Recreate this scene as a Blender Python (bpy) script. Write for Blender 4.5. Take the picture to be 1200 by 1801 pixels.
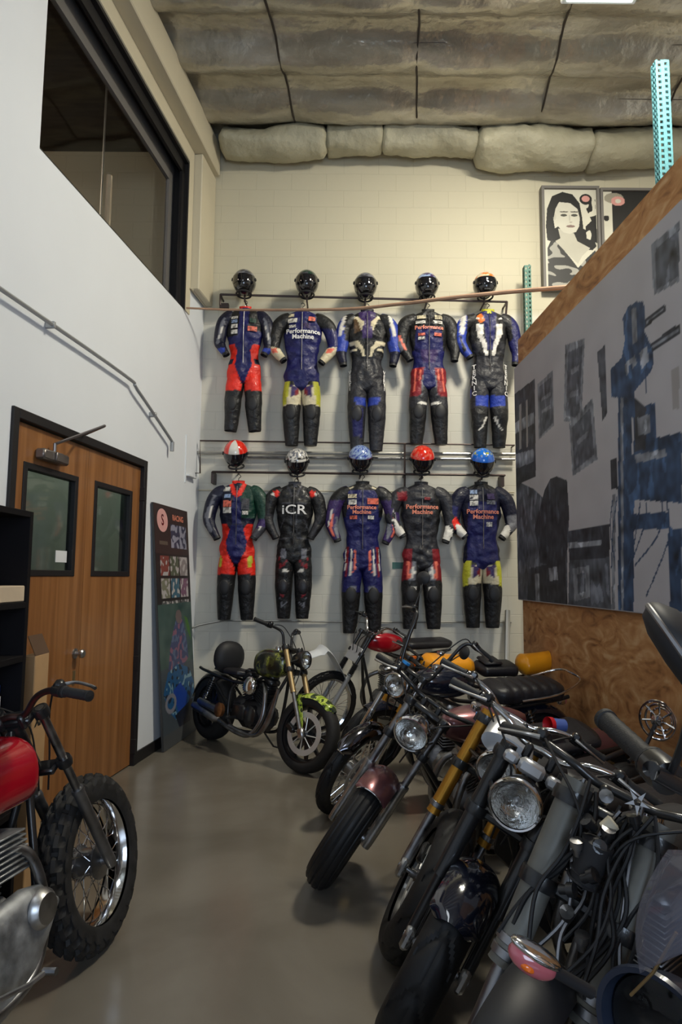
import bpy, math, random
from mathutils import Vector, Matrix, noise
R = math.radians; PI = math.pi
random.seed(4)
C = bpy.context.scene.collection
for o in list(bpy.data.objects): bpy.data.objects.remove(o)

# ---------------------------------------------------------------- camera
FPX = 1150.0; CAMH = 1.6
pt = math.atan(113 / FPX); rl = 0.008
fwd = Vector((0, math.cos(pt), math.sin(pt))); rt = Vector((1, 0, 0)); up = rt.cross(fwd)
rgt = rt * math.cos(rl) + up * math.sin(rl); upv = up * math.cos(rl) - rt * math.sin(rl)
cd = bpy.data.cameras.new('camera'); cam = bpy.data.objects.new('camera', cd); C.objects.link(cam)
cd.sensor_fit = 'VERTICAL'; cd.sensor_height = 36; cd.lens = FPX / 1801 * 36; cd.clip_start = .05
Mx = Matrix((rgt, upv, -fwd)).transposed().to_4x4(); Mx.translation = (0, 0, CAMH); cam.matrix_world = Mx
bpy.context.scene.camera = cam

# ---------------------------------------------------------------- world, lights, exposure
sc = bpy.context.scene
sc.view_settings.view_transform = 'Standard'; sc.view_settings.look = 'None'; sc.view_settings.gamma = 1
sc.view_settings.exposure = 0.0
w = bpy.data.worlds.new('world'); sc.world = w; w.use_nodes = True
w.node_tree.nodes['Background'].inputs[0].default_value = (.35, .42, .55, 1); w.node_tree.nodes['Background'].inputs[1].default_value = .05

def area(name, loc, target, size, sizey, power, col):
    l = bpy.data.lights.new(name, 'AREA'); l.shape = 'RECTANGLE'; l.size = size; l.size_y = sizey; l.energy = power; l.color = col
    o = bpy.data.objects.new(name, l); C.objects.link(o); o.location = loc
    o.rotation_euler = (Vector(target) - Vector(loc)).to_track_quat('-Z', 'Y').to_euler(); return o
LIGHT_K = area('ceiling_lamp_light', (2.11, 4.375, 6.34), (1.2, 5.5, 0), .5, 1.15, 320, (1, .93, .77))
area('partition_fill_light', (-1.1, .6, 6.3), (1.2, 3.0, 1.5), 1.2, 1.2, 30, (.88, .94, 1))  # added fill with no fixture, set left to brighten the strand board wall
area('side_ceiling_lamp_light', (4.6, 4.4, 6.3), (4.4, 4.6, 0), 1.2, 1.2, 60, (1, .92, .75))
area('roller_door_daylight', (.9, -3.6, 2.3), (-1.5, 6.0, 2.4), 2.6, 2.6, 155, (.62, .78, 1))
area('mezzanine_room_light', (-4.4, 4.6, 6.2), (-3.6, 6, 3.5), 1, 1, 16, (1, .82, .62))

# ---------------------------------------------------------------- materials
def mat(name, col, rough=.5, metal=0, coat=0, bump=None, var=None, trans=0, emis=None, ior=1.45, alpha=1, vcol=False, spec=.5):
    m = bpy.data.materials.new(name); m.use_nodes = True; nt = m.node_tree; b = nt.nodes['Principled BSDF']
    b.inputs['Base Color'].default_value = (*col, 1); b.inputs['Roughness'].default_value = rough
    b.inputs['Metallic'].default_value = metal; b.inputs['Coat Weight'].default_value = coat; b.inputs['Coat Roughness'].default_value = .06
    b.inputs['Transmission Weight'].default_value = trans; b.inputs['IOR'].default_value = ior; b.inputs['Alpha'].default_value = alpha
    b.inputs['Specular IOR Level'].default_value = spec
    if emis: b.inputs['Emission Color'].default_value = (*emis[0], 1); b.inputs['Emission Strength'].default_value = emis[1]
    tc = nt.nodes.new('ShaderNodeTexCoord')
    src = None
    if vcol:
        a = nt.nodes.new('ShaderNodeAttribute'); a.attribute_name = 'Col'; src = a.outputs['Color']
        nt.links.new(src, b.inputs['Base Color'])
    if var:   # (scale, amount)
        n = nt.nodes.new('ShaderNodeTexNoise'); n.inputs['Scale'].default_value = var[0]; n.inputs['Detail'].default_value = 6
        nt.links.new(tc.outputs['Object'], n.inputs['Vector'])
        mr = nt.nodes.new('ShaderNodeMapRange'); mr.inputs[1].default_value = .3; mr.inputs[2].default_value = .7
        mr.inputs[3].default_value = 1 - var[1]; mr.inputs[4].default_value = 1 + var[1] * .6
        nt.links.new(n.outputs['Fac'], mr.inputs[0])
        mx = nt.nodes.new('ShaderNodeMix'); mx.data_type = 'RGBA'; mx.blend_type = 'MULTIPLY'; mx.inputs[0].default_value = 1
        if src: nt.links.new(src, mx.inputs[6])
        else: mx.inputs[6].default_value = (*col, 1)
        cc = nt.nodes.new('ShaderNodeCombineColor')
        for k in range(3): nt.links.new(mr.outputs[0], cc.inputs[k])
        nt.links.new(cc.outputs[0], mx.inputs[7]); nt.links.new(mx.outputs[2], b.inputs['Base Color'])
        if len(var) > 2:
            r2 = nt.nodes.new('ShaderNodeMapRange'); r2.inputs[1].default_value = .3; r2.inputs[2].default_value = .7
            r2.inputs[3].default_value = rough - var[2]; r2.inputs[4].default_value = rough + var[2]
            nt.links.new(n.outputs['Fac'], r2.inputs[0]); nt.links.new(r2.outputs[0], b.inputs['Roughness'])
    if bump:  # (scale, strength, distance)
        n = nt.nodes.new('ShaderNodeTexNoise'); n.inputs['Scale'].default_value = bump[0]; n.inputs['Detail'].default_value = 5
        nt.links.new(tc.outputs['Object'], n.inputs['Vector'])
        bp = nt.nodes.new('ShaderNodeBump'); bp.inputs['Strength'].default_value = bump[1]; bp.inputs['Distance'].default_value = bump[2]
        nt.links.new(n.outputs['Fac'], bp.inputs['Height']); nt.links.new(bp.outputs[0], b.inputs['Normal'])
    return m
def ramp(m, stops, texture='noise', scale=5, mapping=None, detail=5, distortion=0, interp='LINEAR', rough=None):
    nt = m.node_tree; b = nt.nodes['Principled BSDF']; tc = nt.nodes.new('ShaderNodeTexCoord')
    mp = nt.nodes.new('ShaderNodeMapping'); nt.links.new(tc.outputs['Object'], mp.inputs[0])
    if mapping: mp.inputs['Scale'].default_value = mapping
    if texture == 'noise':
        t = nt.nodes.new('ShaderNodeTexNoise'); t.inputs['Detail'].default_value = detail; t.inputs['Distortion'].default_value = distortion; out = t.outputs['Fac']
    else:
        t = nt.nodes.new('ShaderNodeTexVoronoi'); out = t.outputs['Color']
    t.inputs['Scale'].default_value = scale; nt.links.new(mp.outputs[0], t.inputs['Vector'])
    cr = nt.nodes.new('ShaderNodeValToRGB'); cr.color_ramp.interpolation = interp
    e = cr.color_ramp.elements
    while len(e) > 1: e.remove(e[0])
    e[0].position = stops[0][0]; e[0].color = (*stops[0][1], 1)
    for p, c in stops[1:]: x = e.new(p); x.color = (*c, 1)
    nt.links.new(out, cr.inputs[0]); nt.links.new(cr.outputs[0], b.inputs['Base Color'])
    return m

M = {}
M['wall_white'] = mat('wall_white', (.76, .79, .83), .7, var=(1.2, .03), bump=(60, .05, .005))
M['cream'] = mat('cream_paint', (.60, .54, .40), .7, var=(1.5, .05), bump=(40, .08, .005))
M['black_trim'] = mat('black_trim', (.012, .011, .012), .5)
M['grey_frame'] = mat('grey_frame', (.16, .15, .14), .5)
M['glass'] = mat('window_glass', (.9, .9, .88), .02, trans=1, ior=1.1)
M['door_glass'] = mat('door_glass', (.55, .6, .58), .04, trans=1, ior=1.45)
M['rubber'] = mat('tyre_rubber', (.0065, .0065, .0075), .6, var=(30, .25, .08), bump=(120, .1, .002))
M['rubber_grey'] = mat('dusty_tyre', (.014, .013, .013), .72, var=(20, .4, .1), bump=(120, .2, .002))
M['chrome'] = mat('chrome', (.75, .75, .76), .12, 1, var=(8, .1, .05))
M['brushed'] = mat('aluminium', (.45, .45, .45), .34, 1, var=(12, .3, .08), bump=(90, .1, .001))
M['worn_alloy'] = mat('worn_alloy', (.36, .37, .38), .5, .75, var=(14, .45, .12), bump=(60, .35, .004))
M['cast'] = mat('cast_metal', (.25, .25, .26), .45, 1, var=(9, .45, .12), bump=(60, .3, .003))
M['steel'] = mat('steel', (.3, .3, .31), .35, 1, var=(14, .3, .1))
M['black_metal'] = mat('black_metal', (.012, .012, .013), .35, 0, coat=.4)
M['black_gloss'] = mat('black_gloss', (.008, .010, .020), .12, 0, coat=1)
M['black_matte'] = mat('black_plastic', (.016, .016, .018), .55)
M['leather'] = mat('black_leather', (.016, .015, .018), .42, bump=(70, .4, .004), var=(10, .2))
M['maroon'] = mat('maroon_paint', (.17, .065, .07), .32, .5, coat=.8)
M['gold'] = mat('gold_anodised', (.48, .23, .03), .33, .75, var=(10, .15, .05))
M['gold_rim'] = mat('gold_rim', (.42, .32, .14), .3, 1)
M['silver'] = mat('silver_paint', (.5, .51, .53), .3, .6, coat=.5)
M['yellow'] = mat('yellow_paint', (.85, .33, .01), .3, 0, coat=.6)
M['red'] = mat('red_paint', (.38, .004, .014), .22, 0, coat=1)
M['red_matte'] = mat('red_plastic', (.55, .012, .02), .4)
M['dark_red'] = mat('dark_red_paint', (.13, .004, .006), .3, coat=.5)
M['white'] = mat('white_plastic', (.72, .74, .76), .4)
M['grey_fork'] = mat('grey_fork_paint', (.15, .147, .13), .5, .25, var=(20, .12, .05))
M['brass'] = mat('brass', (.45, .33, .17), .35, .9)
M['grip'] = mat('black_grip', (.015, .015, .016), .6, bump=(260, .5, .002))
M['mirror'] = mat('mirror_glass', (.6, .62, .65), .03, 1)
M['lens'] = mat('headlight_glass', (.95, .95, .95), .02, trans=1, ior=1.3)
M['reflector'] = mat('reflector', (.72, .72, .7), .16, 1, bump=(45, .5, .01))
M['amber'] = mat('amber_lens', (.75, .14, .01), .2, coat=.5)
M['redlens'] = mat('red_lens', (.42, .10, .12), .15, coat=1)
M['fender_dark'] = mat('dark_grey_fender', (.012, .013, .016), .5)
M['cowl_blue'] = mat('dark_blue_cowl', (.018, .025, .045), .35, coat=.5)
M['screen'] = mat('smoked_screen', (.16, .16, .20), .08, alpha=.42, coat=.5)
M['cable'] = mat('cable_black', (.01, .01, .011), .5)
M['rust'] = mat('warm_copper_metal', (.35, .15, .06), .4, .9, var=(20, .5))
M['blue_plastic'] = mat('blue_plastic', (.02, .12, .6), .35)
M['blue_cap'] = mat('blue_cap', (.04, .3, .75), .25, .4)
M['disc_steel'] = mat('disc_steel', (.62, .62, .60), .4, .5)
M['teal'] = mat('teal_steel', (.09, .25, .29), .45, .2, var=(20, .15))
M['green_steel'] = mat('green_steel', (.06, .15, .12), .5, .2)
M['pipe'] = mat('galvanised_pipe', (.42, .41, .38), .38, .8)
M['rod'] = mat('dark_rod', (.08, .06, .055), .45, .6)
M['wood_pole'] = mat('wooden_pole', (.36, .22, .14), .6, var=(8, .2))
M['tan_wood'] = mat('tan_cardboard', (.48, .30, .15), .7, var=(4, .15))
M['pine'] = mat('pine_board', (.62, .50, .36), .6, var=(5, .15))
M['shelf_black'] = mat('black_laminate', (.006, .005, .006), .7, spec=.2)
M['conduit'] = mat('grey_conduit', (.38, .39, .40), .4, .5)
M['closer'] = mat('door_closer_metal', (.25, .22, .20), .35, .8)
M['leather_suit'] = mat('racing_leather', (1, 1, 1), .5, vcol=True, bump=(22, .8, .018), coat=.05)
M['helmet'] = mat('helmet_shell', (1, 1, 1), .16, vcol=True, coat=1)
M['print'] = mat('printed_sheet', (1, 1, 1), .45, vcol=True, var=(3, .10))
M['mural'] = mat('printed_canvas', (1, 1, 1), .5, vcol=True, var=(2, .06))
M['visor'] = mat('dark_visor', (.006, .006, .009), .06, coat=1)
M['white_ink'] = mat('white_lettering', (.8, .78, .76), .5)
M['salmon_ink'] = mat('salmon_lettering', (.75, .25, .16), .5)
M['black_ink'] = mat('black_lettering', (.02, .02, .02), .5)
M['pink_ink'] = mat('pink_print', (.72, .38, .36), .5)
M['paper'] = mat('white_paper', (.75, .77, .8), .6)
# polished concrete
m = M['concrete'] = mat('polished_concrete', (.2, .18, .15), .3, bump=(3, .03, .01))
ramp(m, [(.25, (.115, .100, .078)), (.5, (.165, .145, .117)), (.75, (.225, .203, .168))], scale=1.1, detail=9, distortion=.4)
nt = m.node_tree; nn = nt.nodes.new('ShaderNodeTexNoise'); nn.inputs['Scale'].default_value = 2.3; nn.inputs['Detail'].default_value = 8
mr = nt.nodes.new('ShaderNodeMapRange'); mr.inputs[3].default_value = .10; mr.inputs[4].default_value = .30
nt.links.new(nn.outputs['Fac'], mr.inputs[0]); nt.links.new(mr.outputs[0], nt.nodes['Principled BSDF'].inputs['Roughness'])
# oriented strand board
m = M['osb'] = mat('strand_board', (.4, .2, .08), .62, bump=(30, .3, .004))
ramp(m, [(.28, (.20, .08, .028)), (.42, (.42, .19, .065)), (.55, (.52, .26, .10)), (.72, (.64, .40, .20))], scale=3.6, detail=10, distortion=2.2, mapping=(1, .8, 1.8))
# door veneer
m = M['veneer'] = mat('oak_veneer', (.35, .15, .05), .38, coat=.2)
ramp(m, [(.3, (.19, .075, .022)), (.5, (.275, .115, .036)), (.7, (.35, .155, .052))], scale=2.2, detail=8, distortion=.3, mapping=(8, 8, .35))
# foil insulation
m = M['foil'] = mat('foil_insulation', (.4, .38, .3), .26, .45, bump=(4, .9, .05))
ramp(m, [(.3, (.30, .27, .21)), (.5, (.44, .41, .33)), (.7, (.56, .54, .48))], scale=1.6, detail=6, mapping=(.6, 2.4, 1))
m = M['batt'] = mat('batt_roll', (.45, .42, .30), .55, .05, bump=(9, .9, .03), var=(3, .12))
# concrete block wall
def block_wall(name, lo, hi, zmid):
    m = mat(name, lo, .65); nt = m.node_tree; b = nt.nodes['Principled BSDF']
    tc = nt.nodes.new('ShaderNodeTexCoord'); sp = nt.nodes.new('ShaderNodeSeparateXYZ'); nt.links.new(tc.outputs['Object'], sp.inputs[0])
    cb = nt.nodes.new('ShaderNodeCombineXYZ'); nt.links.new(sp.outputs[0], cb.inputs[0]); nt.links.new(sp.outputs[2], cb.inputs[1])
    br = nt.nodes.new('ShaderNodeTexBrick'); nt.links.new(cb.outputs[0], br.inputs['Vector'])
    br.inputs['Scale'].default_value = 1; br.inputs['Brick Width'].default_value = .4; br.inputs['Row Height'].default_value = .2
    br.inputs['Mortar Size'].default_value = .006; br.inputs['Mortar Smooth'].default_value = 1
    br.inputs['Color1'].default_value = (1, 1, 1, 1); br.inputs['Color2'].default_value = (1, 1, 1, 1); br.inputs['Mortar'].default_value = (.93, .93, .93, 1)
    mr = nt.nodes.new('ShaderNodeMapRange'); mr.inputs[1].default_value = zmid - .04; mr.inputs[2].default_value = zmid + .04
    nt.links.new(sp.outputs[2], mr.inputs[0])
    mx = nt.nodes.new('ShaderNodeMix'); mx.data_type = 'RGBA'; nt.links.new(mr.outputs[0], mx.inputs[0])
    mx.inputs[6].default_value = (*lo, 1); mx.inputs[7].default_value = (*hi, 1)
    m2 = nt.nodes.new('ShaderNodeMix'); m2.data_type = 'RGBA'; m2.blend_type = 'MULTIPLY'; m2.inputs[0].default_value = 1
    nt.links.new(mx.outputs[2], m2.inputs[6]); nt.links.new(br.outputs['Color'], m2.inputs[7]); nt.links.new(m2.outputs[2], b.inputs['Base Color'])
    bp = nt.nodes.new('ShaderNodeBump'); bp.inputs['Strength'].default_value = .25; bp.inputs['Distance'].default_value = .01
    nt.links.new(br.outputs['Fac'], bp.inputs['Height']); bp.invert = True; nt.links.new(bp.outputs[0], b.inputs['Normal'])
    return m
M['block'] = block_wall('painted_block', (.66, .63, .54), (.58, .535, .40), 4.55)
m = M['camo'] = mat('camouflage_paint', (.1, .1, .02), .35, coat=.5)
ramp(m, [(.0, (.012, .014, .008)), (.46, (.05, .055, .015)), (.53, (.22, .24, .03)), (.60, (.012, .012, .008))], scale=11, detail=3, interp='CONSTANT')
m = M['camo_bright'] = mat('bright_camouflage', (.2, .3, .02), .3, coat=.6)
ramp(m, [(.0, (.02, .03, .01)), (.44, (.30, .42, .03)), (.52, (.55, .65, .12)), (.58, (.03, .05, .01))], scale=14, detail=3, interp='CONSTANT')
m = M['quilt'] = mat('dark_quilt', (.02, .02, .025), .5)

# ---------------------------------------------------------------- mesh helper
class MB:
    def __init__(s): s.v = []; s.f = []; s.col = None; s.mi = []
    def add(s, vs, fs, mi=0):
        n = len(s.v); s.v += [Vector(v) for v in vs]; s.f += [tuple(i + n for i in f) for f in fs]; s.mi += [mi] * len(fs); return s
    def box(s, c, d, rot=None, bev=0, mi=0):
        c = Vector(c); x, y, z = [k / 2 for k in d]
        if bev <= 0:
            vs = [Vector((a * x, b * y, e * z)) for a in (-1, 1) for b in (-1, 1) for e in (-1, 1)]
            fs = [(0, 1, 3, 2), (4, 6, 7, 5), (0, 4, 5, 1), (2, 3, 7, 6), (0, 2, 6, 4), (1, 5, 7, 3)]
        else:
            bev = min(bev, x * .95, y * .95, z * .95); vs = []; fs = []; idx = {}
            for a in (-1, 1):
                for b in (-1, 1):
                    for e in (-1, 1):
                        for k in range(3):
                            o = [x - bev, y - bev, z - bev]; o[k] += bev
                            idx[(a, b, e, k)] = len(vs); vs.append(Vector((a * o[0], b * o[1], e * o[2])))
            for k in range(3):
                i, j = (k + 1) % 3, (k + 2) % 3
                for sg in (-1, 1):
                    q = []
                    for (p, r) in ((-1, -1), (1, -1), (1, 1), (-1, 1)):
                        t = [0, 0, 0]; t[k] = sg; t[i] = p; t[j] = r; q.append(idx[(*t, k)])
                    fs.append(tuple(q if sg > 0 else q[::-1]))
                for p in (-1, 1):
                    for r in (-1, 1):
                        t1 = [0, 0, 0]; t1[i] = p; t1[j] = r; t2 = list(t1); t1[k] = -1; t2[k] = 1
                        fs.append((idx[(*t1, i)], idx[(*t2, i)], idx[(*t2, j)], idx[(*t1, j)]))
            for a in (-1, 1):
                for b in (-1, 1):
                    for e in (-1, 1): fs.append(tuple(idx[(a, b, e, k)] for k in range(3)))
        if rot is not None: vs = [rot @ v for v in vs]
        return s.add([v + c for v in vs], fs, mi)
    def ringloft(s, rings, close=True, cap=True, mi=0):
        n = len(rings[0]); vs = [v for r in rings for v in r]; fs = []
        for i in range(len(rings) - 1):
            for j in range(n if close else n - 1):
                k = (j + 1) % n; fs.append((i * n + j, i * n + k, (i + 1) * n + k, (i + 1) * n + j))
        if cap: fs.append(tuple(range(n))[::-1]); fs.append(tuple((len(rings) - 1) * n + j for j in range(n)))
        return s.add(vs, fs, mi)
    def tube(s, pts, r, n=10, cap=True, smooth=0, mi=0):
        P = [Vector(p) for p in pts]; rr = list(r) if isinstance(r, (list, tuple)) else [r] * len(P)
        if smooth and len(P) > 2: P, rr = smooth_path(P, rr, smooth)
        rings = []; prev = None
        for i, p in enumerate(P):
            t = (P[min(i + 1, len(P) - 1)] - P[max(i - 1, 0)]).normalized()
            if prev is None:
                a = Vector((0, 0, 1)) if abs(t.z) < .9 else Vector((1, 0, 0)); u = t.cross(a).normalized()
            else:
                u = (prev - t * prev.dot(t)).normalized()
            prev = u; v = t.cross(u)
            rings.append([p + (u * math.cos(2 * PI * k / n) + v * math.sin(2 * PI * k / n)) * rr[i] for k in range(n)])
        return s.ringloft(rings, cap=cap, mi=mi)
    def lathe(s, prof, o, ax, n=32, cap=False, mi=0, rfun=None):
        o = Vector(o); ax = Vector(ax).normalized(); a = Vector((0, 0, 1)) if abs(ax.z) < .9 else Vector((1, 0, 0))
        u = ax.cross(a).normalized(); v = ax.cross(u); rings = []
        for (r, t) in prof:
            rings.append([o + ax * t + (u * math.cos(2 * PI * k / n) + v * math.sin(2 * PI * k / n)) * max(r, 1e-4) for k in range(n)])
        return s.ringloft(rings, cap=cap, mi=mi)
    def ell(s, c, r, n=20, m=12, rot=None, mi=0):
        c = Vector(c); rings = []
        for i in range(1, m):
            t = PI * i / m; row = []
            for k in range(n):
                v = Vector((r[0] * math.sin(t) * math.cos(2 * PI * k / n), r[1] * math.sin(t) * math.sin(2 * PI * k / n), r[2] * math.cos(t)))
                row.append(c + (rot @ v if rot is not None else v))
            rings.append(row)
        return s.ringloft(rings, mi=mi)
    def sloft(s, rings, n=24, axis='x', mi=0):   # superellipse sections: (pos, off, half_w, half_h, power)
        out = []
        for (x, zc, hw, hh, p) in rings:
            row = []
            for k in range(n):
                t = 2 * PI * k / n; c, q = math.cos(t), math.sin(t)
                a = hw * math.copysign(abs(c) ** (2 / p), c); b = hh * math.copysign(abs(q) ** (2 / p), q)
                row.append(Vector((x, a, zc + b)) if axis == 'x' else Vector((a, x, zc + b)))
            out.append(row)
        return s.ringloft(out, mi=mi)
    def prism(s, poly, o, ex, ey, d, mi=0):       # poly in (ex,ey), extruded by vector d
        o = Vector(o); ex = Vector(ex); ey = Vector(ey); d = Vector(d); n = len(poly)
        a = [o + ex * p[0] + ey * p[1] for p in poly]; b = [v + d for v in a]
        fs = [tuple(range(n))[::-1], tuple(range(n, 2 * n))] + [(i, (i + 1) % n, n + (i + 1) % n, n + i) for i in range(n)]
        return s.add(a + b, fs, mi)
    def build(s, name, m, parent=None, X=None, sm=True, ang=40, loc=None):
        me = bpy.data.meshes.new(name); vs = s.v if X is None else [X @ v for v in s.v]
        if loc is not None: vs = [v - Vector(loc) for v in vs]
        me.from_pydata([tuple(v) for v in vs], [], s.f)
        for q in (m if isinstance(m, (list, tuple)) else [m]): me.materials.append(M[q] if isinstance(q, str) else q)
        me.polygons.foreach_set('material_index', s.mi); me.update()
        import bmesh
        bm = bmesh.new(); bm.from_mesh(me); bmesh.ops.recalc_face_normals(bm, faces=bm.faces); bm.to_mesh(me); bm.free()
        if s.col is not None:
            ca = me.color_attributes.new('Col', 'FLOAT_COLOR', 'POINT')
            for i, c in enumerate(s.col): ca.data[i].color = (*c, 1)
        if sm: me.shade_smooth(); me.set_sharp_from_angle(angle=R(ang))
        o = bpy.data.objects.new(name, me); C.objects.link(o)
        if parent: o.parent = parent
        if loc is not None: o.location = loc
        return o
def smooth_path(P, rr, k):
    out = []; ro = []
    for i in range(len(P) - 1):
        p0, p1, p2, p3 = P[max(i - 1, 0)], P[i], P[i + 1], P[min(i + 2, len(P) - 1)]
        for j in range(k):
            t = j / k; t2 = t * t; t3 = t2 * t
            out.append(.5 * ((2 * p1) + (p2 - p0) * t + (2 * p0 - 5 * p1 + 4 * p2 - p3) * t2 + (3 * p1 - p0 - 3 * p2 + p3) * t3)); ro.append(rr[i] * (1 - t) + rr[i + 1] * t)
    out.append(P[-1]); ro.append(rr[-1]); return out, ro
def lerp_table(tab, z, k=1):
    for a, b in zip(tab, tab[1:]):
        if a[0] <= z <= b[0]:
            t = (z - a[0]) / (b[0] - a[0]); t = t * t * (3 - 2 * t) if k else t
            return [p + (q - p) * t for p, q in zip(a[1:], b[1:])]
    return list(tab[0][1:]) if z < tab[0][0] else list(tab[-1][1:])
def empty(name, label, cat, loc, rot=(0, 0, 0), group=None):
    o = bpy.data.objects.new(name, None); C.objects.link(o); o.location = loc; o.rotation_euler = rot; o.empty_display_size = .1
    return tag(o, label, cat, group)
def tag(o, label, cat, group=None, kind=None):
    o['label'] = label; o['category'] = cat
    if group: o['group'] = group
    if kind: o['kind'] = kind
    return o
def struct(o): o['kind'] = 'structure'; return o
def pix(x, y, Y):       # a point in the room: the picture column and row at a measured distance Y from the camera
    d = fwd + rgt * ((x - 600) / FPX) - upv * ((y - 900.5) / FPX); t = Y / d.y; return Vector((0, 0, CAMH)) + d * t
def inpoly(x, y, P):
    c = False; j = len(P) - 1
    for i in range(len(P)):
        if (P[i][1] > y) != (P[j][1] > y) and x < (P[j][0] - P[i][0]) * (y - P[i][1]) / (P[j][1] - P[i][1]) + P[i][0]: c = not c
        j = i
    return c
def text_obj(name, body, size, m, parent, place, vertical=False, sx=1, bold=.0):
    cu = bpy.data.curves.new(name, 'FONT'); cu.body = body; cu.size = size; cu.align_x = 'CENTER'; cu.align_y = 'CENTER'; cu.resolution_u = 3; cu.offset = bold; cu.space_line = .85
    t = bpy.data.objects.new(name, cu); C.objects.link(t); dg = bpy.context.evaluated_depsgraph_get(); dg.update()
    me = bpy.data.meshes.new_from_object(t.evaluated_get(dg)); C.objects.unlink(t); bpy.data.objects.remove(t)
    for v in me.vertices: v.co = place(v.co.x * sx, v.co.y)
    me.materials.clear(); me.materials.append(M[m]); me.name = name
    o = bpy.data.objects.new(name, me); C.objects.link(o); o.parent = parent; return o

# ================================================================ THE ROOM
YB = 7.1
dL = Vector((-.126, -1, 0)).normalized(); nL = Vector((1, -.126, 0)).normalized(); OL = Vector((-1.56, YB, 0)); Z = Vector((0, 0, 1))
def LW(u, n, z): return OL + dL * u + nL * n + Z * z      # u towards the camera along the left wall, n out into the room
rotL = Matrix((dL, nL, Z)).transposed()
def lbox(mb, u0, u1, n0, n1, z0, z1, bev=0, mi=0): return mb.box(LW((u0 + u1) / 2, (n0 + n1) / 2, (z0 + z1) / 2), (u1 - u0, n1 - n0, z1 - z0), rotL, bev, mi)
CEIL = 6.5
# floor
fl = MB().box((1.0, 1.6, -.1), (9.8, 11.4, .2)); struct(fl.build('floor', 'concrete', sm=False))
struct(MB().box((1.0, YB + .1, 3.3), (9.8, .2, 6.6)).build('wall_back', 'block', sm=False))
struct(MB().box((1.0, -4.1, 3.3), (9.8, .2, 6.6)).build('wall_front', 'wall_white', sm=False))
struct(MB().box((5.9, 1.5, 3.3), (.2, 11.4, 6.6)).build('wall_right', 'wall_white', sm=False))
# left wall with a door opening and the mezzanine window opening
DU0, DU1, DZ = 1.43, 3.25, 2.55
WU0, WU1, WZ0, WZ1 = .60, 3.17, 4.32, 5.93
wl = MB(); T = .2
for (a, b, c, d) in ((0, WU0, 0, 6.6), (WU0, DU0, 0, WZ0), (DU0, DU1, DZ, WZ0), (WU0, WU1, WZ1, 6.6), (WU1, 11.3, 0, 6.6) if False else (DU1, 11.3, 0, WZ0), (WU1, 11.3, WZ0, 6.6)):
    lbox(wl, a, b, -T, 0, c, d)
struct(wl.build('wall_left', 'wall_white', sm=False))
# upper paint band, corner column and ceiling beam
struct(lbox(MB(), 0.002, .46, 0, .10, 4.6, 6.12, .01).build('trim_1', 'cream', sm=False))
bm_ = MB(); lbox(bm_, .05, 11.2, 0, .16, 6.12, 6.48, .01); struct(bm_.build('trim_2', 'cream', sm=False))
g = MB(); lbox(g, 0.47, .60, 0, .012, 4.32, 6.12); lbox(g, .60, 11.2, 0, .012, 5.95, 6.12); struct(g.build('trim_3', 'cream', sm=False))
lg = MB(); lg.tube([LW(.02, .02, 4.6), LW(.5, .03, 4.6)], .012, 6); struct(lg.build('trim_4', 'cream'))
bk = MB(); bk.box((3.6, YB - .004, 6.2), (.1, .006, .1))
# window reveal, frame, pane
rv = MB()
lbox(rv, WU0 + .001, WU0 + .028, -T, .012, WZ0, WZ1); lbox(rv, WU0 + .028, WU1, -T, .012, WZ1 - .035, WZ1 - .001); lbox(rv, WU0, WU1, -T, -.001, WZ0 + .001, WZ0 + .012)
lbox(rv, WU0 + .028, WU0 + .09, -.06, -.03, WZ0, WZ1); lbox(rv, WU0, WU1, -.06, -.03, WZ1 - .15, WZ1 - .03)
wf = struct(rv.build('window_1', 'black_trim', sm=False))
fr = MB(); lbox(fr, WU0 + .028, WU0 + .14, -T + .01, -T + .05, WZ0, WZ1); lbox(fr, WU0, WU1, -T + .01, -T + .05, WZ1 - .26, WZ1 - .035)
o = fr.build('window_frame', 'grey_frame', wf, sm=False)
pn = MB(); lbox(pn, WU0 + .12, WU1 - .02, -T + .02, -T + .028, WZ0 + .01, WZ1 - .25); o = pn.build('window_pane', 'glass', wf, sm=False)
# room behind the window
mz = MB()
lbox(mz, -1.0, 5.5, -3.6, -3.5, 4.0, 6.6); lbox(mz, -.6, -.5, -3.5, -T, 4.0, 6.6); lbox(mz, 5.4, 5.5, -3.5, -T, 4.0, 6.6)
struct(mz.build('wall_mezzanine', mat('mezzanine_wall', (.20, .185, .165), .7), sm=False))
struct(lbox(MB(), -1, 5.5, -3.6, -T, 3.95, 4.05).build('floor_mezzanine', 'grey_frame', sm=False))
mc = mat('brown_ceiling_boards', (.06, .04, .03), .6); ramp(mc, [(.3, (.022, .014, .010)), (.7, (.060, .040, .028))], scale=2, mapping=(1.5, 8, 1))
struct(lbox(MB(), -1, 5.5, -3.6, -T, 6.45, 6.6).build('ceiling_mezzanine', mc, sm=False))
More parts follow.
